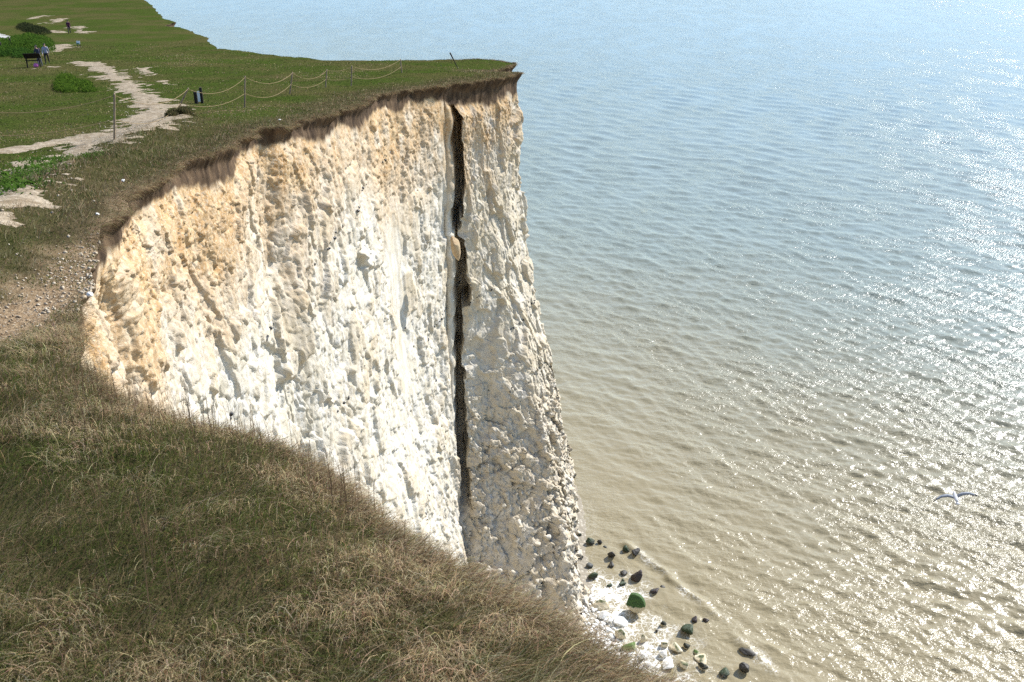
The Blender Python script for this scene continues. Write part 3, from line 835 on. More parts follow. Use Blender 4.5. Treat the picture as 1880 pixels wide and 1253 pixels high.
# broad-leaved weeds in the hollow behind the ridge
def weeds(name, spots, rad, n, h, kind='stuff'):
    cx, cy = spots[rng.integers(0, len(spots), n)].T
    x = cx + rng.normal(0, rad, n); y = cy + rng.normal(0, rad * 1.6, n)
    c = np.stack([0.065 + 0 * x, 0.12 + 0 * x, 0.02 + 0 * x], 1) * (0.6 + 0.8 * rng.random((n, 1)))
    return stuff_grass(name, [blades(x, y, z_top(x, y), h * (0.5 + rng.random(n)), 0.035 + 0.03 * rng.random(n), rng.random(n) * 6.28, R(25) + 0.4 * rng.random(n), R(70) + 0.5 * rng.random(n), c, 2, None, 0.4)])
weeds('weeds', np.array([on_hill(*q) for q in ((20,345),(45,325),(70,312),(60,335),(30,365),(85,296),(150,300))]), 0.28, 2600, 0.11)
print('grass', time.time() - T0)

# ------------------------------------------------------------------ rocks
ICO = {}
def ico(sub):
    if sub not in ICO:
        bm = bmesh.new(); bmesh.ops.create_icosphere(bm, subdivisions=sub, radius=1)
        bm.verts.ensure_lookup_table()
        ICO[sub] = (np.array([v.co[:] for v in bm.verts], np.float32), np.array([[v.index for v in f.verts] for f in bm.faces]))
        bm.free()
    return ICO[sub]

def rock_verts(seed, size, planes=14, blunt=0.12, rough=0.05, sub=4):
    """a block cut by random planes with softened edges, then roughened"""
    g = np.random.default_rng(seed)
    D, Fc = ico(sub)
    N = g.normal(size=(planes, 3)); N /= np.linalg.norm(N, axis=1)[:, None]
    H = 0.72 + 0.28 * g.random(planes)
    dt = D @ N.T
    rad = np.where(dt > 0.05, H / np.maximum(dt, 0.05), 9.0)
    k = 1.0 / max(0.02, blunt)
    rmin = -np.log(np.exp(-k * np.clip(rad, 0, 4)).sum(1)) / k
    rmin = np.clip(rmin, 0.3, 1.5)
    V = D * rmin[:, None]
    nz = fbm(V[:, 0] * 2.4 + seed, V[:, 1] * 2.4, V[:, 2] * 2.4, 4, 400 + seed % 50)
    nf = fbm(V[:, 0] * 8 + seed, V[:, 1] * 8, V[:, 2] * 8, 3, 450)
    V = V * (1 + rough * 1.6 * nz + rough * 0.7 * nf)[:, None]
    V = V / np.abs(V).max(0) * np.array(size)[None, :] / 2
    return V, Fc

def rock_mat(name, base, alt, moss=None, mossz=(0.1, 0.4), wet=0.6, mn=0.35):
    m = NT(name, wet, 0.4)
    p = m.obj()
    n1 = m.noise(p, 2.2, 5, 0.65); n2 = m.noise(p, 9, 4, 0.7)
    c = m.mix(m.ramp(n1, 0.35, 0.65), base, alt)
    if moss:
        g = m.node('ShaderNodeTexCoord'); sp = m.node('ShaderNodeSeparateXYZ'); m.l.new(g.outputs['Generated'], sp.inputs[0])
        mm = m.ramp(m.math('ADD', sp.outputs[2], m.math('MULTIPLY', m.math('SUBTRACT', n1, 0.5), mn * 2)), *mossz)
        mc = m.mix(m.ramp(n2, 0.35, 0.65), moss, tuple(v * 0.45 for v in moss))
        c = m.mix(mm, c, mc)
    m.color(c); m.normal(m.bump(n2, 0.6, 0.06))
    return m.m
MDARK = rock_mat('dark_weed_rock', (0.022, 0.019, 0.015), (0.045, 0.038, 0.027), wet=0.55)
MDGRN = rock_mat('green_weed_rock', (0.020, 0.020, 0.014), (0.035, 0.032, 0.022), (0.032, 0.052, 0.014), (0.35, 0.75), 0.6)
MRED = rock_mat('reddish_weed_rock', (0.045, 0.026, 0.020), (0.025, 0.02, 0.018), wet=0.5)
MGREY = rock_mat('grey_weed_rock', (0.05, 0.05, 0.042), (0.028, 0.030, 0.024), wet=0.5)
MWHITE = rock_mat('white_chalk_rock', (0.72, 0.68, 0.60), (0.78, 0.76, 0.71), wet=0.8)
MTAN = rock_mat('tan_chalk_rock', (0.50, 0.41, 0.26), (0.60, 0.53, 0.38), (0.060, 0.085, 0.020), (0.72, 0.98), 0.8, 0.5)
MGREEN = rock_mat('mossy_chalk_block', (0.46, 0.38, 0.24), (0.56, 0.48, 0.33), (0.050, 0.105, 0.016), (0.48, 0.56), 0.75, 0.14)
MPALEG = rock_mat('pale_green_rock', (0.45, 0.42, 0.28), (0.55, 0.53, 0.4), (0.10, 0.16, 0.03), (0.35, 0.7), 0.75, 0.5)
MDTAN = rock_mat('dark_topped_rock', (0.46, 0.38, 0.24), (0.54, 0.46, 0.32), (0.022, 0.024, 0.012), (0.42, 0.58), 0.7, 0.25)

PXM = lambda px, py, w: w * math.hypot(*on_level(px, py), CAM_Z) / F     # pixels in the photo to metres out there
def boulder(px, py, w, mat, label, group, hh=0.75, dd=1.0, seed=0, planes=16, blunt=0.1, rough=0.06, sink=0.3, rz=None, tilt=0.0, sub=4):
    x, y = on_level(px, py)
    W_ = PXM(px, py, w)
    v, f = rock_verts(seed, (W_, W_ * dd, W_ * hh), planes, blunt, rough, sub)
    me = np_mesh('boulder', v, f, True)
    o = link('boulder', me, mat)
    o.location = (x, y, max(0.0, z_bed(x, y)) + W_ * hh * (0.5 - sink))
    o.rotation_euler = (tilt, 0, rz if rz is not None else (seed * 1.7) % 6.28)
    return tag(o, label, 'boulder', group)
DG = 'dark weed covered boulders in the shallows'; CG = 'pale chalk boulders at the foot of the cliff'
for i, a in enumerate([
    (1083, 999, 17, MDGRN, 'dark boulder touching the chalk cliff foot, larger of the farthest pair from the viewer', DG, 0.85),
    (1101, 998, 12, MDARK, 'small round black rock just seaward of the farthest dark boulder by the cliff', DG, 0.85),
    (1148, 1012, 17, MDGRN, 'rounded dark boulder, the cliffward one of two touching boulders nearest the open sea', DG, 0.85),
    (1166, 1019, 20, MDARK, 'lumpy black boulder, the seaward one of two touching boulders nearest the open sea', DG, 0.8),
    (1122, 1023, 15, MDARK, 'upright narrow dark boulder between the farthest pair and the touching pair', DG, 1.2),
    (1123, 1039, 15, MDARK, 'flat topped dark rock just below the upright narrow boulder', DG, 0.6),
    (1084, 1041, 17, MGREY, 'low flat grey rock close to the cliff in foaming water', DG, 0.5),
    (1088, 1062, 21, MDGRN, 'domed dark green boulder close against the white cliff foot', DG, 0.75),
    (1146, 1054, 15, MDARK, 'mid sized black rock just landward of the biggest brown boulder', DG, 0.75),
    (1144, 1066, 8, MDGRN, 'tiny green black rock between two black rocks beside the biggest brown boulder', DG, 0.6),
    (1142, 1074, 14, MDGRN, 'low wedge of dark rock below the tiny rock, lowest of that short column', DG, 0.6),
    (1170, 1065, 25, MRED, 'biggest dark brown boulder with a tall rounded back in white foam', DG, 0.95),
    (1203, 1088, 21, MRED, 'reddish low boulder lying alone seaward of the mossy green block', DG, 0.5),
    (1120, 1076, 11, MDGRN, 'small dull green rock awash between the domed boulder and the dark wedge', DG, 0.5),
    (1179, 1100, 9, MDARK, 'small brown rock just behind the mossy green block', DG, 0.8),
    (1218, 1148, 14, MDTAN, 'black capped boulder with a tan underside shoreward of the big weed mound', DG, 1.0),
    (1276, 1139, 16, MRED, 'flat reddish black rock in the wash, larger of a pair by the breaker', DG, 0.5),
    (1297, 1141, 13, MRED, 'flat reddish black rock in the wash, smaller seaward one of a pair by the breaker', DG, 0.5),
    (1261, 1160, 28, MDGRN, 'large dark boulder capped with green weed and standing in its own shadow', DG, 0.8),
    (1370, 1199, 16, MDARK, 'thin black rock lying lengthwise, farthest out in the waves', DG, 0.5),
    (1366, 1232, 21, MDARK, 'angular black boulder standing alone in the waves near the grassy edge', DG, 0.9),
    (1330, 1238, 20, MDGRN, 'green streaked black boulder half awash beside the pale cobbles', DG, 0.5),
    (1216, 1078, 10, MDARK, 'thin dark sliver of rock barely above the foam', DG, 0.35),
    (1065, 985, 7, MDGRN, 'tiny dark stone tucked against the seaward edge of the cliff foot', DG, 0.8),
    (1111, 1005, 9, MGREY, 'tiny bluish grey stone awash below the small round black rock', DG, 0.5),
    (1206, 1160, 7, MDARK, 'tiny dark stone between the black capped boulder and the large weed mound', DG, 0.7),
]):
    px, py, w, mat, lab, grp, hh = a
    boulder(px, py, w, mat, lab, grp, hh, 0.85 if i != 19 else 2.0, 20 + i, 12 + i % 7, 0.16, 0.10, 0.22, None if i != 19 else 0.6, sub=4)
g = boulder(1163, 1122, 38, MGREEN, 'bright green mossy block of chalk, biggest rock on the shore', CG, 1.12, 0.95, 5, 10, 0.02, 0.02, 0.16, 0.5, 0.06, 5)
for i, a in enumerate([
    (1103, 1113, 25, MTAN, 'tan chalk block flecked with green, between the cliff and the mossy block', CG, 0.6),
    (1108, 1133, 21, MWHITE, 'smooth round white boulder at the cliff foot below the tan flecked block', CG, 0.8),
    (1138, 1145, 24, MWHITE, 'long white boulder lying against the base of the mossy green block', CG, 0.55),
    (1140, 1170, 21, MTAN, 'upright pale boulder with a green smear, above the low mossy rock', CG, 1.1),
    (1155, 1194, 27, MPALEG, 'low pale rock furred with bright green weed at the grassy edge', CG, 0.6),
    (1183, 1178, 15, MTAN, 'egg shaped cream boulder standing in the cobbles', CG, 1.1),
    (1221, 1188, 17, MTAN, 'cream wedge of chalk left of the long cream slab in the cobbles', CG, 0.8),
    (1241, 1194, 21, MTAN, 'long cream slab of chalk lying between a wedge and a weedy rock', CG, 0.55),
    (1260, 1191, 15, MDTAN, 'small tan rock with a dark weedy cap beside the cream slab', CG, 0.9),
    (1218, 1205, 19, MWHITE, 'white rounded boulder just below the cream wedge', CG, 0.75),
    (1228, 1222, 22, MWHITE, 'broad white boulder nearest the grassy edge of the cliff', CG, 0.6),
    (1255, 1224, 18, MTAN, 'blunt cream block beside the broad white boulder', CG, 0.7),
    (1287, 1213, 23, MTAN, 'flat tan slab of chalk farthest out among the pale rocks', CG, 0.35),
    (1290, 1227, 18, MDTAN, 'tan rock with a dark green side below the flat tan slab', CG, 0.7),
    (1119, 1141, 13, MWHITE, 'small white cobble squeezed between the round and the long white boulders', CG, 0.7),
    (1178, 1207, 16, MWHITE, 'white cobble beside the low green furred rock', CG, 0.7),
    (1278, 1199, 10, MPALEG, 'tiny green speckled stone between the weedy rock and the flat slab', CG, 0.6),
]):
    px, py, w, mat, lab, grp, hh = a
    boulder(px, py, w, mat, lab, grp, hh, 0.9 if hh > 0.6 else 1.3, 60 + i, 12, 0.10, 0.05, 0.18, sub=4)

def scatter_rocks(name, P3, sizes, mat, seed, sub=2, kind='stuff', rough=0.06, planes=9, smooth=True):
    g = np.random.default_rng(seed); V, Q, o = [], [], 0
    pool = [rock_verts(seed * 31 + j, (1, 0.75 + 0.3 * g.random(), 0.55 + 0.35 * g.random()), planes, 0.10, rough, sub) for j in range(14)]
    for p_, s_ in zip(P3, sizes):
        v, f = pool[g.integers(len(pool))]
        a = g.random() * 6.28; b = g.normal(0, 0.35)
        M = np.array(Matrix.Rotation(a, 3, 'Z') @ Matrix.Rotation(b, 3, 'X'))
        V.append((v * s_) @ M.T + p_); Q.append(f + o); o += len(v)
    me = np_mesh(name, np.concatenate(V), np.concatenate(Q), smooth)
    return tag(link(name, me, mat), kind=kind)
# shingle and cobbles at the foot of the cliff
C_, Z_ = [], []
while len(C_) < 2600:
    px, py = rng.uniform(1060, 1330), rng.uniform(1085, 1330)
    x, y = on_level(px, py); d = poly_dist(np.array([x]), np.array([y]), shore)[0][0]
    zb = z_bed(x, y)
    if zb < -0.45 or rng.random() < 0.5 * (zb < 0.0): continue
    s_ = 0.07 + 0.34 * rng.random() ** 3 + (0.22 if rng.random() < 0.05 else 0)
    C_.append((x, y, zb + 0.12 * s_)); Z_.append(s_)
scatter_rocks('pebbles', C_, Z_, MWHITE, 3, 2, 'stuff', 0.05, 8, False)
# blocks fallen from the cliff, lying on its foot
def on_cliff(px, py):
    """nearest point of the cliff sheet along the line of sight"""
    ux, uy, ud = ray(px, py); d = np.array([ux, uy, -ud]); d /= np.linalg.norm(d)
    rel = SUBV - np.array([0, 0, CAM_Z]); t_ = rel @ d
    dist = np.linalg.norm(rel - t_[:, None] * d, axis=1)
    ok = dist < 0.22
    if not ok.any(): return None
    i = np.where(ok)[0][np.argmin(t_[ok])]
    return SUBV[i]
SUBV = CV[i_w0:i_t0 + 60].reshape(-1, 3); SUBV = SUBV[SUBV[:, 2] > -0.5]
C_, Z_ = [], []
for _ in range(300):
    q_ = on_cliff(rng.uniform(838, 1080), rng.uniform(900, 1140))
    if q_ is None: continue
    s_ = 0.08 + 0.55 * rng.random() ** 4
    C_.append(q_ + np.array([-0.05, 0.10, -0.05]) * s_); Z_.append(s_)
scatter_rocks('fallen_rubble', C_, Z_, MTAN if False else rock_mat('fallen_chalk', (0.47, 0.395, 0.28), (0.60, 0.55, 0.46), wet=0.95), 9, 3, 'stuff', 0.03, 7, False)
# flints in their beds
m = NT('flint', 0.5, 0.4); m.color(m.mix(m.ramp(m.noise(m.pos(), 20, 2), 0.4, 0.6), (0.012, 0.012, 0.014), (0.06, 0.058, 0.055))); FLINT = m.m
C_, Z_ = [], []
for zb, keep, lo_, hi_ in ((32.6, 0.9, 26, 58), (18.9, 1.0, 60, 80), (15.2, 0.8, 60, 80), (11.4, 0.7, 50, 80), (25.0, 0.25, 40, 80), (8.0, 0.5, 56, 80), (21.6, 0.3, 56, 80)):
    cols = np.arange(i_w0, i_t0 + 40)
    yy = TOPC[cols, 1]; cols = cols[(yy > lo_) & (yy < hi_)]
    pv = fbm(arc[cols] * 0.6, cols * 0.0 + zb, cols * 0.0, 2, 500)
    cols = cols[pv > 0.15 - 0.3 * keep]
    for c_ in rng.choice(cols, min(len(cols), int(46 * keep)), replace=False):
        zt = zb + 0.012 * (TOPC[c_, 1] - 60) + rng.normal(0, 0.07)
        r_ = int(np.argmin(np.abs(CV[c_, :, 2] - zt)))
        C_.append(CV[c_, r_] + np.array([0.0, 0.0, 0.0])); Z_.append(0.08 + 0.16 * rng.random())
scatter_rocks('flint_nodules', C_, Z_, FLINT, 12, 2)
# loose chalk on the bare neck and along the rough track
C_, Z_ = [], []
for Q_, n_, w_, s0, s1 in ((RUBBLE, 1100, 0.5, 0.010, 0.045), (PATHS[1][0], 2600, 0.55, 0.015, 0.06), (PATHS[0][0][5:], 700, 0.7, 0.02, 0.07)):
    L_ = np.concatenate([[0], np.cumsum(np.linalg.norm(np.diff(Q_, axis=0), axis=1))])
    s_ = rng.random(n_) * L_[-1]
    x = np.interp(s_, L_, Q_[:, 0]) + rng.normal(0, w_, n_); y = np.interp(s_, L_, Q_[:, 1]) + rng.normal(0, w_, n_)
    k = in_poly(x, y) & (y > 7.5); x, y = x[k], y[k]
    z = z_top(x, y)
    for q_ in zip(x, y, z):
        C_.append((q_[0], q_[1], q_[2] + 0.01)); Z_.append(s0 + (s1 - s0) * rng.random() ** 2.5)
ii = rng.choice(np.where((ck == 'wall') & (TOPC[:, 1] > 10.5) & (TOPC[:, 1] < 15.2))[0], 260)
for c_ in ii:
    o_ = rng.random() ** 2 * 0.5
    x, y = TOPC[c_] - NRM[c_] * o_
    C_.append((x, y, float(z_top(x, y)) + 0.01)); Z_.append(0.015 + 0.06 * rng.random() ** 3)
scatter_rocks('loose_chalk', C_, Z_, rock_mat('loose_chalk', (0.32, 0.24, 0.15), (0.50, 0.42, 0.31), wet=0.95), 15, 1)
for px, py, w_, lab in ((227, 336, 7, 'white chalk stone lying alone in the grass above the earth face'), (160, 507, 14, 'flat white chalk slab perched on the orange lip of the cliff'), (178, 392, 9, 'pale upright chalk stone in the crumbling gap in the turf edge'), (513, 221, 6, 'small bright white stone in the grass at the edge above the brown earth')):
    x, y = on_hill(px, py); W_ = w_ * math.hypot(x, y) / F
    v, f = rock_verts(px, (W_, W_, W_ * 0.7), 9, 0.08, 0.04, 3)
    o = link('chalk_stone', np_mesh('chalk_stone', v, f, True), MWHITE)
    o.location = (x, y, float(z_top(x, y)) + W_ * 0.25); tag(o, lab, 'stone')
# the block jammed in the cleft
def at_y(px, py, Y):
    ux, uy, ud = ray(px, py); return Vector((ux / uy * Y, Y, CAM_Z - ud / uy * Y))
v, f = rock_verts(77, (0.75, 0.8, 1.75), 10, 0.05, 0.03, 4)
o = link('wedged_block', np_mesh('wedged_block', v, f, True), rock_mat('wedged_chalk', (0.36, 0.25, 0.14), (0.46, 0.35, 0.21), wet=0.95))
o.location = at_y(834, 455, 59.3); o.rotation_euler = (0.05, -0.12, 0.4)
tag(o, 'tan block of chalk wedged in the dark cleft between cliff and pillar', 'rock')

# ------------------------------------------------------------------ fence, signs, people, bird, shrubs
def simple_mat(name, a, b=None, rough=0.8, scale=12, stretch=(1, 1, 0.2)):
    m = NT(name, rough, 0.2)
    b = b or tuple(v * 0.6 for v in a)
    n_ = m.noise(m.scale(m.obj(), stretch), scale, 4, 0.65)
    m.color(m.mix(m.ramp(n_, 0.35, 0.65), a, b)); m.normal(m.bump(n_, 0.4, 0.01))
    return m.m
WOOD = simple_mat('weathered_wood', (0.34, 0.25, 0.16), (0.20, 0.14, 0.09))
DWOOD = simple_mat('dark_wood', (0.035, 0.028, 0.022), (0.018, 0.014, 0.012))
ROPE = simple_mat('hemp_rope', (0.30, 0.215, 0.11), (0.2, 0.14, 0.07), 0.9, 60, (1, 1, 1))
WHITEP = simple_mat('white_paint', (0.75, 0.75, 0.72), (0.66, 0.66, 0.62), 0.5)
GREENP = simple_mat('green_print', (0.10, 0.22, 0.10), (0.07, 0.16, 0.08), 0.5)
STEEL = simple_mat('rusty_iron', (0.035, 0.026, 0.022), (0.02, 0.016, 0.014), 0.7)

def tube(pts, rads, seg=8, cap=True):
    bm = bmesh.new(); rings = []
    pts = [Vector(p_) for p_ in pts]
    for i, p_ in enumerate(pts):
        d = (pts[min(i + 1, len(pts) - 1)] - pts[max(i - 1, 0)]).normalized()
        a = d.orthogonal().normalized() if abs(d.z) < 0.9 else Vector((1, 0, 0)); a = (a - d * a.dot(d)).normalized(); b = d.cross(a)
        rr_ = rads[i] if hasattr(rads, '__len__') else rads
        rings.append([bm.verts.new(p_ + (a * math.cos(2 * math.pi * j / seg) + b * math.sin(2 * math.pi * j / seg)) * rr_) for j in range(seg)])
    for r0, r1 in zip(rings, rings[1:]):
        for j in range(seg): bm.faces.new((r0[j], r0[(j + 1) % seg], r1[(j + 1) % seg], r1[j]))
    if cap: bm.faces.new(rings[0][::-1]); bm.faces.new(rings[-1])
    return bm
def bm_obj(name, bm, mat, parent=None, smooth=True):
    bmesh.ops.recalc_face_normals(bm, faces=bm.faces)
    me = bpy.data.meshes.new(name); bm.to_mesh(me); bm.free()
    if smooth:
        for p_ in me.polygons: p_.use_smooth = True
    return link(name, me, mat, parent)
def box_bm(sx_, sy_, sz_, loc=(0, 0, 0), bev=0.006, rot=None):
    bm = bmesh.new(); bmesh.ops.create_cube(bm, size=1)
    bmesh.ops.scale(bm, vec=(sx_, sy_, sz_), verts=bm.verts)
    if bev: bmesh.ops.bevel(bm, geom=bm.edges[:], offset=bev, segments=2, affect='EDGES')
    if rot: bmesh.ops.rotate(bm, cent=(0, 0, 0), matrix=rot, verts=bm.verts)
    bmesh.ops.translate(bm, vec=loc, verts=bm.verts)
    return bm
def ground_at(px, py):
    x, y = on_hill(px, py)
    return Vector((x, y, float(z_top(x, y, False))))
def top_over(base, px, py):
    """point of the line of sight nearest the depth of the base: the upper end of a post"""
    return at_y(px, py, base.y)
fence = empty('rope_fence', ground_at(322, 213))
tag(fence, 'rope fence of slim weathered posts and two sagging ropes along the cliff top', 'fence')
posts = []
for bp, tp in (((-150, 285), (-152, 183)), ((212, 268), (210, 172)), ((321, 213), (346, 162)), ((449, 196), (450, 140)), ((532, 173), (537, 133)), ((598, 162), (600, 128)), ((645, 159), (646, 121)), ((738, 137), (735, 109))):
    b = ground_at(*bp); t_ = top_over(b, *tp); d = t_ - b
    rb = 0.024 + 0.0003 * b.y
    pl = [b - d * 0.15] + [b + d * f_ for f_ in (0, 0.3, 0.6, 0.97, 1.0)]
    o = bm_obj('post', tube(pl, [rb, rb, rb * 0.97, rb * 0.95, rb * 0.92, rb * 0.7], 10), WOOD, None)
    o.parent = fence; o.matrix_parent_inverse = fence.matrix_basis.inverted()
    posts.append((b, t_))
for (b0, t0), (b1, t1) in zip(posts, posts[1:]):
    for f_, sg in ((0.96, 0.16), (0.45, 0.12)):
        p0, p1 = b0.lerp(t0, f_), b1.lerp(t1, f_); L_ = (p1 - p0).length
        pl = []
        for i in range(25):
            u = i / 24; q_ = p0.lerp(p1, u); q_.z -= min(sg * L_ * 0.5, 0.42) * 4 * u * (1 - u); pl.append(q_)
            gz_ = float(z_top(q_.x, q_.y, False)) + 0.03
            if pl[-1].z < gz_: pl[-1].z = gz_
        o = bm_obj('rope', tube(pl, 0.007 + 0.00006 * b0.y, 6), ROPE)
        o.parent = fence; o.matrix_parent_inverse = fence.matrix_basis.inverted()
        for q_, dd_ in ((p0, 0), (p1, 0)):      # the turn of rope round the post
            pass
b = ground_at(841, 126); t_ = top_over(b, 826, 97); d = t_ - b
o = bm_obj('leaning_pole', tube([b - d * 0.1, b, b + d * 0.6, b + d * 0.62, b + d * 0.98, b + d], [0.035, 0.035, 0.035, 0.055, 0.06, 0.045], 8), STEEL)
tag(o, 'dark iron pole leaning over at the point of the headland', 'pole')

# stubby marker of two dark posts with a white strip between
b = ground_at(366, 190)
mk_ = empty('marker_post', b, 0.15); tag(mk_, 'stubby marker of two dark posts and a white board beside the rope fence', 'marker')
bm_obj('post', box_bm(0.13, 0.13, 0.75, (-0.15, 0.0, 0.20), 0.012), DWOOD, mk_, False)
bm_obj('post', box_bm(0.13, 0.13, 0.95, (0.13, 0.06, 0.29), 0.012), DWOOD, mk_, False)
bm_obj('board', box_bm(0.12, 0.03, 0.52, (0.02, -0.05, 0.36), 0.006), WHITEP, mk_, False)
bm_obj('rail', box_bm(0.06, 0.08, 0.5, (-0.06, 0.0, 0.26), 0.008), WOOD, mk_, False)
# information board seen from its back
b = ground_at(63, 126)
ib = empty('information_board', b, 0.25); tag(ib, 'dark lectern style information board on two legs with walkers behind it', 'sign')
rt = Matrix.Rotation(R(50), 3, 'X')
bm_obj('panel', box_bm(1.25, 0.05, 0.72, (0, 0.0, 0.92), 0.01, rt), DWOOD, ib, False)
for s_ in (-1, 1): bm_obj('leg', box_bm(0.10, 0.10, 1.05, (0.48 * s_, 0.05, 0.36), 0.01), DWOOD, ib, False)
bm_obj('crossbar', box_bm(0.84, 0.05, 0.08, (0, 0.05, 0.55), 0.006), DWOOD, ib, False)
# small warning sign
b = ground_at(145, 88)
ws = empty('warning_sign', b, -0.3); tag(ws, 'small white sign with a green foot on two short legs in open turf', 'sign')
bm_obj('panel', box_bm(0.46, 0.03, 0.36, (0, 0, 0.52), 0.006, Matrix.Rotation(R(-18), 3, 'X')), WHITEP, ws, False)
bm_obj('print', box_bm(0.44, 0.01, 0.11, (0, -0.075, 0.42), 0.002, Matrix.Rotation(R(-18), 3, 'X')), GREENP, ws, False)
for s_ in (-1, 1): bm_obj('leg', box_bm(0.06, 0.06, 0.75, (0.17 * s_, 0.03, 0.22), 0.006), DWOOD, ws, False)
# posts by the track
for (px, py, h_), lab in zip(((3, 94, 0.9), (20, 86, 1.0)), ('short dark post standing beside the pale track at the picture edge', 'short dark post in front of the shaded scrub bank')):
    b = ground_at(px, py)
    o = bm_obj('marker_stump', tube([b + Vector((0, 0, -0.2)), b + Vector((0, 0, h_ * 0.9)), b + Vector((0, 0, h_))], [0.11, 0.105, 0.07], 10), DWOOD)
    tag(o, lab, 'post', 'dark posts by the track')
# pale track at the picture edge
Q_ = np.array([on_hill(*q) for q in ((-70,98),(-20,92),(-2,82),(-4,70),(-30,60),(-80,52))])
tm = lambda x, y: 1.0 - poly_dist(x, y, Q_)[0] / 2.6 + 0.15 * fbm(x, y, x * 0, 3, 520)
v, f, kk = patch_sheet('track', -100, -52, 85, 150, 0.4, tm, 0.45, None, 0.03, 1.0)
if len(v):
    m = NT('track_gravel', 0.9, 0.15); n_ = m.noise(m.pos(), 3, 4, 0.7)
    m.color(m.mix(n_, (0.30, 0.28, 0.25), (0.42, 0.40, 0.37)))
    tag(link('track', np_mesh('track', v, f, True), m.m), kind='structure')

# people
SKIN = simple_mat('skin', (0.50, 0.31, 0.22), (0.44, 0.27, 0.19), 0.6, 4, (1, 1, 1))
HAIR = simple_mat('dark_hair', (0.025, 0.018, 0.013), (0.015, 0.011, 0.009), 0.6, 20)
def cloth(name, c): return simple_mat(name, c, tuple(v * 0.8 for v in c), 0.9, 6, (1, 1, 1))
SHOE = cloth('shoe', (0.03, 0.028, 0.027))
def person(loc, rz, top, legs, label, stride=0.22, arm=(0.1, -0.1), bend=0.0, pack=None, h=1.72):
    root = empty('person', loc, rz); tag(root, label, 'person', 'walkers on the down')
    v, e, rd = [], [], []
    def add_(p_, r_, par=None):
        v.append(p_); rd.append(r_)
        if par is not None: e.append((par, len(v) - 1))
        return len(v) - 1
    bd_ = bend
    pel = add_((0, 0, 0.95), (0.15, 0.11))
    sp_ = add_((0, 0.02 + bd_ * 0.2, 1.13), (0.145, 0.105), pel)
    ch = add_((0, 0.03 + bd_ * 0.5, 1.34), (0.165, 0.12), sp_)
    ne = add_((0, 0.02 + bd_ * 0.75, 1.48), (0.06, 0.06), ch)
    hb = add_((0, 0.045 + bd_ * 0.85, 1.56), (0.075, 0.085), ne)
    hm = add_((0, 0.045 + bd_ * 0.9, 1.64), (0.082, 0.10), hb)
    add_((0, 0.03 + bd_ * 0.9, 1.715), (0.06, 0.07), hm)
    add_((0, 0.135 + bd_ * 0.9, 1.615), (0.018, 0.018), hm)      # nose
    for s_, a_ in ((-1, arm[0]), (1, arm[1])):
        sh = add_((0.185 * s_, 0.03 + bd_ * 0.55, 1.405), (0.068, 0.068), ch)
        el = add_((0.235 * s_, 0.0 + a_ * 0.8 + bd_ * 0.6, 1.14), (0.048, 0.048), sh)
        wr_ = add_((0.225 * s_, 0.07 + a_ * 2.0 + bd_ * 0.7, 0.91), (0.034, 0.034), el)
        pm = add_((0.22 * s_, 0.08 + a_ * 2.2 + bd_ * 0.7, 0.845), (0.036, 0.022), wr_)
        for k_ in range(4): add_((0.22 * s_ + (k_ - 1.5) * 0.004, 0.05 + k_ * 0.021 + a_ * 2.3 + bd_ * 0.7, 0.755 - 0.008 * (k_ in (1, 2))), (0.009, 0.009), pm)
        add_((0.20 * s_, 0.13 + a_ * 2.25 + bd_ * 0.7, 0.81), (0.01, 0.01), pm)
        st_ = stride * s_
        hp = add_((0.095 * s_, 0.0, 0.88), (0.10, 0.10), pel)
        kn = add_((0.10 * s_, 0.03 + st_ * 0.75, 0.49), (0.066, 0.066), hp)
        an = add_((0.10 * s_, -0.03 + st_ * 1.35, 0.09), (0.042, 0.042), kn)
        add_((0.115 * s_, 0.13 + st_ * 1.35, 0.04), (0.045, 0.04), an)
    sc_ = h / 1.78
    me = bpy.data.meshes.new('body'); me.from_pydata([tuple(c * sc_ for c in q_) for q_ in v], e, [])
    o = link('body', me)
    md = o.modifiers.new('skin', 'SKIN'); sv = me.skin_vertices[0].data
    for i, r_ in enumerate(rd): sv[i].radius = (r_[0] * sc_, r_[1] * sc_)
    sv[0].use_root = True
    o.modifiers.new('sub', 'SUBSURF').levels = 2
    bpy.context.view_layer.update()
    ev = o.evaluated_get(bpy.context.evaluated_depsgraph_get())
    me2 = bpy.data.meshes.new_from_object(ev); bpy.data.objects.remove(o)
    me2.name = 'body'
    for mm_ in (SKIN, top, legs, SHOE): me2.materials.append(mm_)
    for p_ in me2.polygons:
        p_.use_smooth = True; c = p_.center / sc_
        if c.z > 1.47: k_ = 0
        elif abs(c.x) > 0.17 and c.z < 0.93: k_ = 0
        elif c.z > 0.93 or abs(c.x) > 0.19: k_ = 1
        elif c.z > 0.09: k_ = 2
        else: k_ = 3
        p_.material_index = k_
    o = bpy.data.objects.new('body', me2); COL.objects.link(o); o.parent = root
    hv, hf = ico(3); hv = hv * np.array([0.094, 0.112, 0.115]) * sc_ + np.array([0, 0.02 + bd_ * 0.9, 1.655]) * sc_
    kf = ~((hv[:, 1] > (0.07 + bd_ * 0.9) * sc_) & (hv[:, 2] < 1.68 * sc_)) & (hv[:, 2] > 1.56 * sc_)
    link('hair', np_mesh('hair', hv, hf[kf[hf].all(1)], True), HAIR, root)
    if pack is not None:
        bm = bmesh.new(); bmesh.ops.create_uvsphere(bm, u_segments=16, v_segments=10, radius=1)
        bmesh.ops.scale(bm, vec=(0.16, 0.12, 0.24), verts=bm.verts); bmesh.ops.translate(bm, vec=(0, -0.17 + bd_ * 0.4, 1.24), verts=bm.verts)
        bm_obj('backpack', bm, pack, root)
    return root
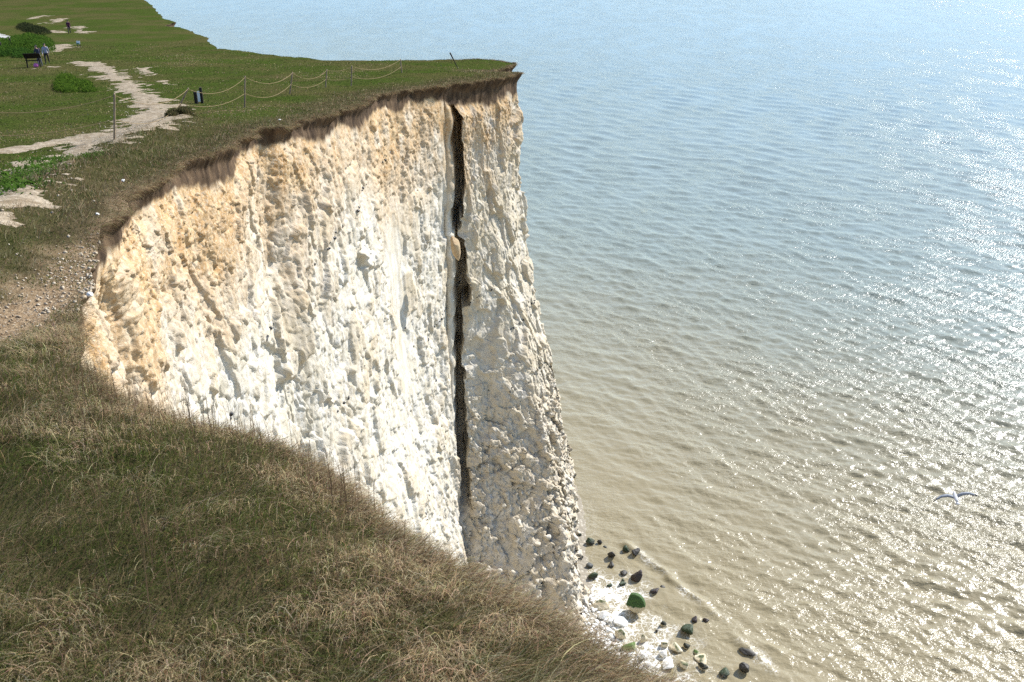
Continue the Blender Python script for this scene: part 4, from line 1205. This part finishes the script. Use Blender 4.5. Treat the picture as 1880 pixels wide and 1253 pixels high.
person(ground_at(128, 62), R(20), cloth('maroon_top', (0.095, 0.02, 0.055)), cloth('navy_trousers', (0.022, 0.02, 0.04)), 'person in a maroon top and dark trousers walking alone across the turf', 0.2, (0.12, -0.1))
person(ground_at(75, 124), R(160), cloth('slate_top', (0.055, 0.06, 0.085)), cloth('grey_trousers', (0.12, 0.12, 0.15)), 'person in a dark top and grey trousers standing at the information board', 0.08, (0.1, 0.12), 0.12, cloth('dark_pack', (0.05, 0.035, 0.04)))
person(ground_at(88, 119), R(195), cloth('lilac_jacket', (0.36, 0.35, 0.43)), cloth('black_trousers', (0.022, 0.022, 0.028)), 'person in a pale lilac jacket and dark trousers walking beside the board', 0.2, (-0.1, 0.14), 0.0)
# bag at the foot of the board
b = ground_at(67, 126)
bag = empty('bag', b, 0.4); tag(bag, 'small pink bag on the ground below the information board', 'bag')
bm = bmesh.new(); bmesh.ops.create_uvsphere(bm, u_segments=18, v_segments=12, radius=1)
for v_ in bm.verts:
    v_.co.z = max(v_.co.z, -0.75); v_.co = Vector((v_.co.x * 0.20, v_.co.y * 0.13, (v_.co.z + 0.75) * 0.19))
bm_obj('pouch', bm, cloth('pink_cloth', (0.62, 0.16, 0.40)), bag)
bm_obj('handle', tube([(-0.08, 0, 0.31), (-0.06, 0, 0.42), (0, 0, 0.46), (0.06, 0, 0.42), (0.08, 0, 0.31)], 0.013, 6), cloth('pale_strap', (0.6, 0.5, 0.55)), bag)

# gull in flight over the water
def gull(loc, rz, bank):
    root = empty('gull', loc, rz); root.rotation_euler = (0, bank, rz)
    tag(root, 'grey and white gull gliding over the glittering water with wings spread', 'bird')
    bm = tube([(0, -0.30, 0.0), (0, -0.20, 0.0), (0, -0.05, -0.01), (0, 0.08, 0.0), (0, 0.16, 0.02), (0, 0.21, 0.035), (0, 0.25, 0.03), (0, 0.30, 0.02)], [0.03, 0.055, 0.078, 0.07, 0.05, 0.043, 0.03, 0.006], 12)
    for s_ in (-1, 1):
        secs = [(0.04, 0.10, -0.10, 0.01, 0.03), (0.22, 0.13, -0.05, 0.07, 0.02), (0.42, 0.08, -0.08, 0.09, 0.014), (0.60, -0.03, -0.13, 0.05, 0.008), (0.70, -0.14, -0.17, 0.02, 0.003)]
        rings = []
        for x_, le, te, z_, th_ in secs:
            mid = (le * 0.6 + te * 0.4)
            rings.append([bm.verts.new((x_ * s_, le, z_)), bm.verts.new((x_ * s_, mid, z_ + th_)), bm.verts.new((x_ * s_, te, z_ - 0.004)), bm.verts.new((x_ * s_, mid, z_ - th_ * 0.4))])
        for r0, r1 in zip(rings, rings[1:]):
            for j in range(4): bm.faces.new((r0[j], r0[(j + 1) % 4], r1[(j + 1) % 4], r1[j]))
        bm.faces.new(rings[0]); bm.faces.new(rings[-1])
    tl = [bm.verts.new(q_) for q_ in ((-0.03, -0.28, 0.012), (0.03, -0.28, 0.012), (0.075, -0.43, 0.0), (-0.075, -0.43, 0.0), (-0.03, -0.28, -0.008), (0.03, -0.28, -0.008), (0.075, -0.43, -0.008), (-0.075, -0.43, -0.008))]
    for q_ in ((0, 1, 2, 3), (7, 6, 5, 4), (0, 3, 7, 4), (1, 5, 6, 2), (3, 2, 6, 7), (0, 4, 5, 1)): bm.faces.new([tl[k_] for k_ in q_])
    m = NT('gull_feather', 0.8, 0.2); sp_ = m.node('ShaderNodeSeparateXYZ'); m.l.new(m.obj(), sp_.inputs[0])
    ax = m.math('ABSOLUTE', sp_.outputs[0])
    c = m.mix(m.ramp(ax, 0.05, 0.09), (0.5, 0.5, 0.5), (0.22, 0.235, 0.26))
    m.color(m.mix(m.ramp(ax, 0.55, 0.60), c, (0.02, 0.02, 0.022)))
    bm_obj('body', bm, m.m, root)
    bm_obj('beak', tube([(0, 0.295, 0.02), (0, 0.34, 0.012), (0, 0.355, 0.002)], [0.011, 0.008, 0.002], 8), simple_mat('yellow_beak', (0.6, 0.38, 0.05), None, 0.5), root)
gull(on_dist(1754, 913, 36.0), R(-12), R(-16))

# shrubs: a thing each, of many small leaves about a few stems
def leaf_shrub(name, px, py, wx, wy, h_, n, leaf, c0, c1, label, flat=1.0, seed=0, cat='shrub'):
    b = ground_at(px, py)
    g = np.random.default_rng(900 + seed)
    root = empty(name, b); tag(root, label, cat)
    # points through the volume of several overlapping domes
    k_ = 9
    cx = g.normal(0, 0.42, (k_, 2)).clip(-0.75, 0.75); cr = 0.25 + 0.28 * g.random(k_)
    w_ = g.integers(0, k_, n)
    d = g.normal(size=(n, 3)); d /= np.linalg.norm(d, axis=1)[:, None]; d[:, 2] = np.abs(d[:, 2])
    rad_ = cr[w_] * (0.55 + 0.5 * g.random(n) ** 0.5)
    X = (cx[w_, 0] + d[:, 0] * rad_) * wx; Y = (cx[w_, 1] + d[:, 1] * rad_) * wy
    Zl = d[:, 2] * rad_ / cr.max() * h_ * (0.6 + 0.4 * cr[w_] / cr.max())
    gz_ = z_top(X + b.x, Y + b.y, False) - b.z
    ca, sa = math.cos(math.atan2(b.x, b.y)), math.sin(math.atan2(b.x, b.y)); X, Y = X * ca + Y * sa, Y * ca - X * sa
    gz_ = z_top(X + b.x, Y + b.y, False) - b.z
    rgb = np.array(c0) + (np.array(c1) - np.array(c0)) * g.random((n, 1)) ** 1.3
    V, Q, C = blades(X, Y, Zl + gz_, leaf * (0.6 + 0.8 * g.random(n)), leaf * 0.5 * (0.6 + 0.8 * g.random(n)), g.random(n) * 6.28, g.random(n) * 1.0, 0.6 + g.random(n) * 1.4, rgb, 2, g.normal(0, 1, n), 0.35)
    me = np_mesh('foliage', V, Q); cattr(me, 'tint', np.clip(C, 0.003, 1))
    link('foliage', me, GRASS, root)
    for j in range(4):
        q_ = Vector((cx[j, 0] * wx * ca + cx[j, 1] * wy * sa, cx[j, 1] * wy * ca - cx[j, 0] * wx * sa, 0)); q_.z = float(z_top(q_.x + b.x, q_.y + b.y, False)) - b.z
        bm_obj('stem', tube([q_ + Vector((0, 0, -0.1)), q_ + Vector((0.02, 0.02, h_ * 0.35)), q_ + Vector((0.06 * wx, 0.03, h_ * 0.7))], [0.02, 0.014, 0.006], 6), DWOOD, root)
    return root
leaf_shrub('shrub', 130, 158, 1.25, 7.0, 0.55, 7000, 0.13, (0.048, 0.09, 0.012), (0.095, 0.15, 0.02), 'bright green bramble clump inside the bend of the chalk path', seed=1)
leaf_shrub('shrub', 336, 219, 0.75, 1.6, 0.42, 3000, 0.09, (0.05, 0.06, 0.02), (0.12, 0.085, 0.045), 'low brown and green bush at the foot of the leaning fence post', seed=2)
leaf_shrub('shrub', 40, 88, 2.7, 15, 0.85, 11000, 0.2, (0.040, 0.085, 0.012), (0.08, 0.135, 0.02), 'broad bright green scrub bank beside the pale track', seed=3)
leaf_shrub('shrub', 8, 100, 2.4, 7, 0.7, 5000, 0.2, (0.03, 0.07, 0.012), (0.06, 0.115, 0.02), 'low green scrub below the posts at the picture edge', seed=4)
leaf_shrub('shrub', 62, 54, 2.2, 9, 0.5, 4000, 0.22, (0.022, 0.03, 0.012), (0.045, 0.05, 0.022), 'dark thorny scrub along the top of the green bank', seed=5)
print('done', time.time() - T0)
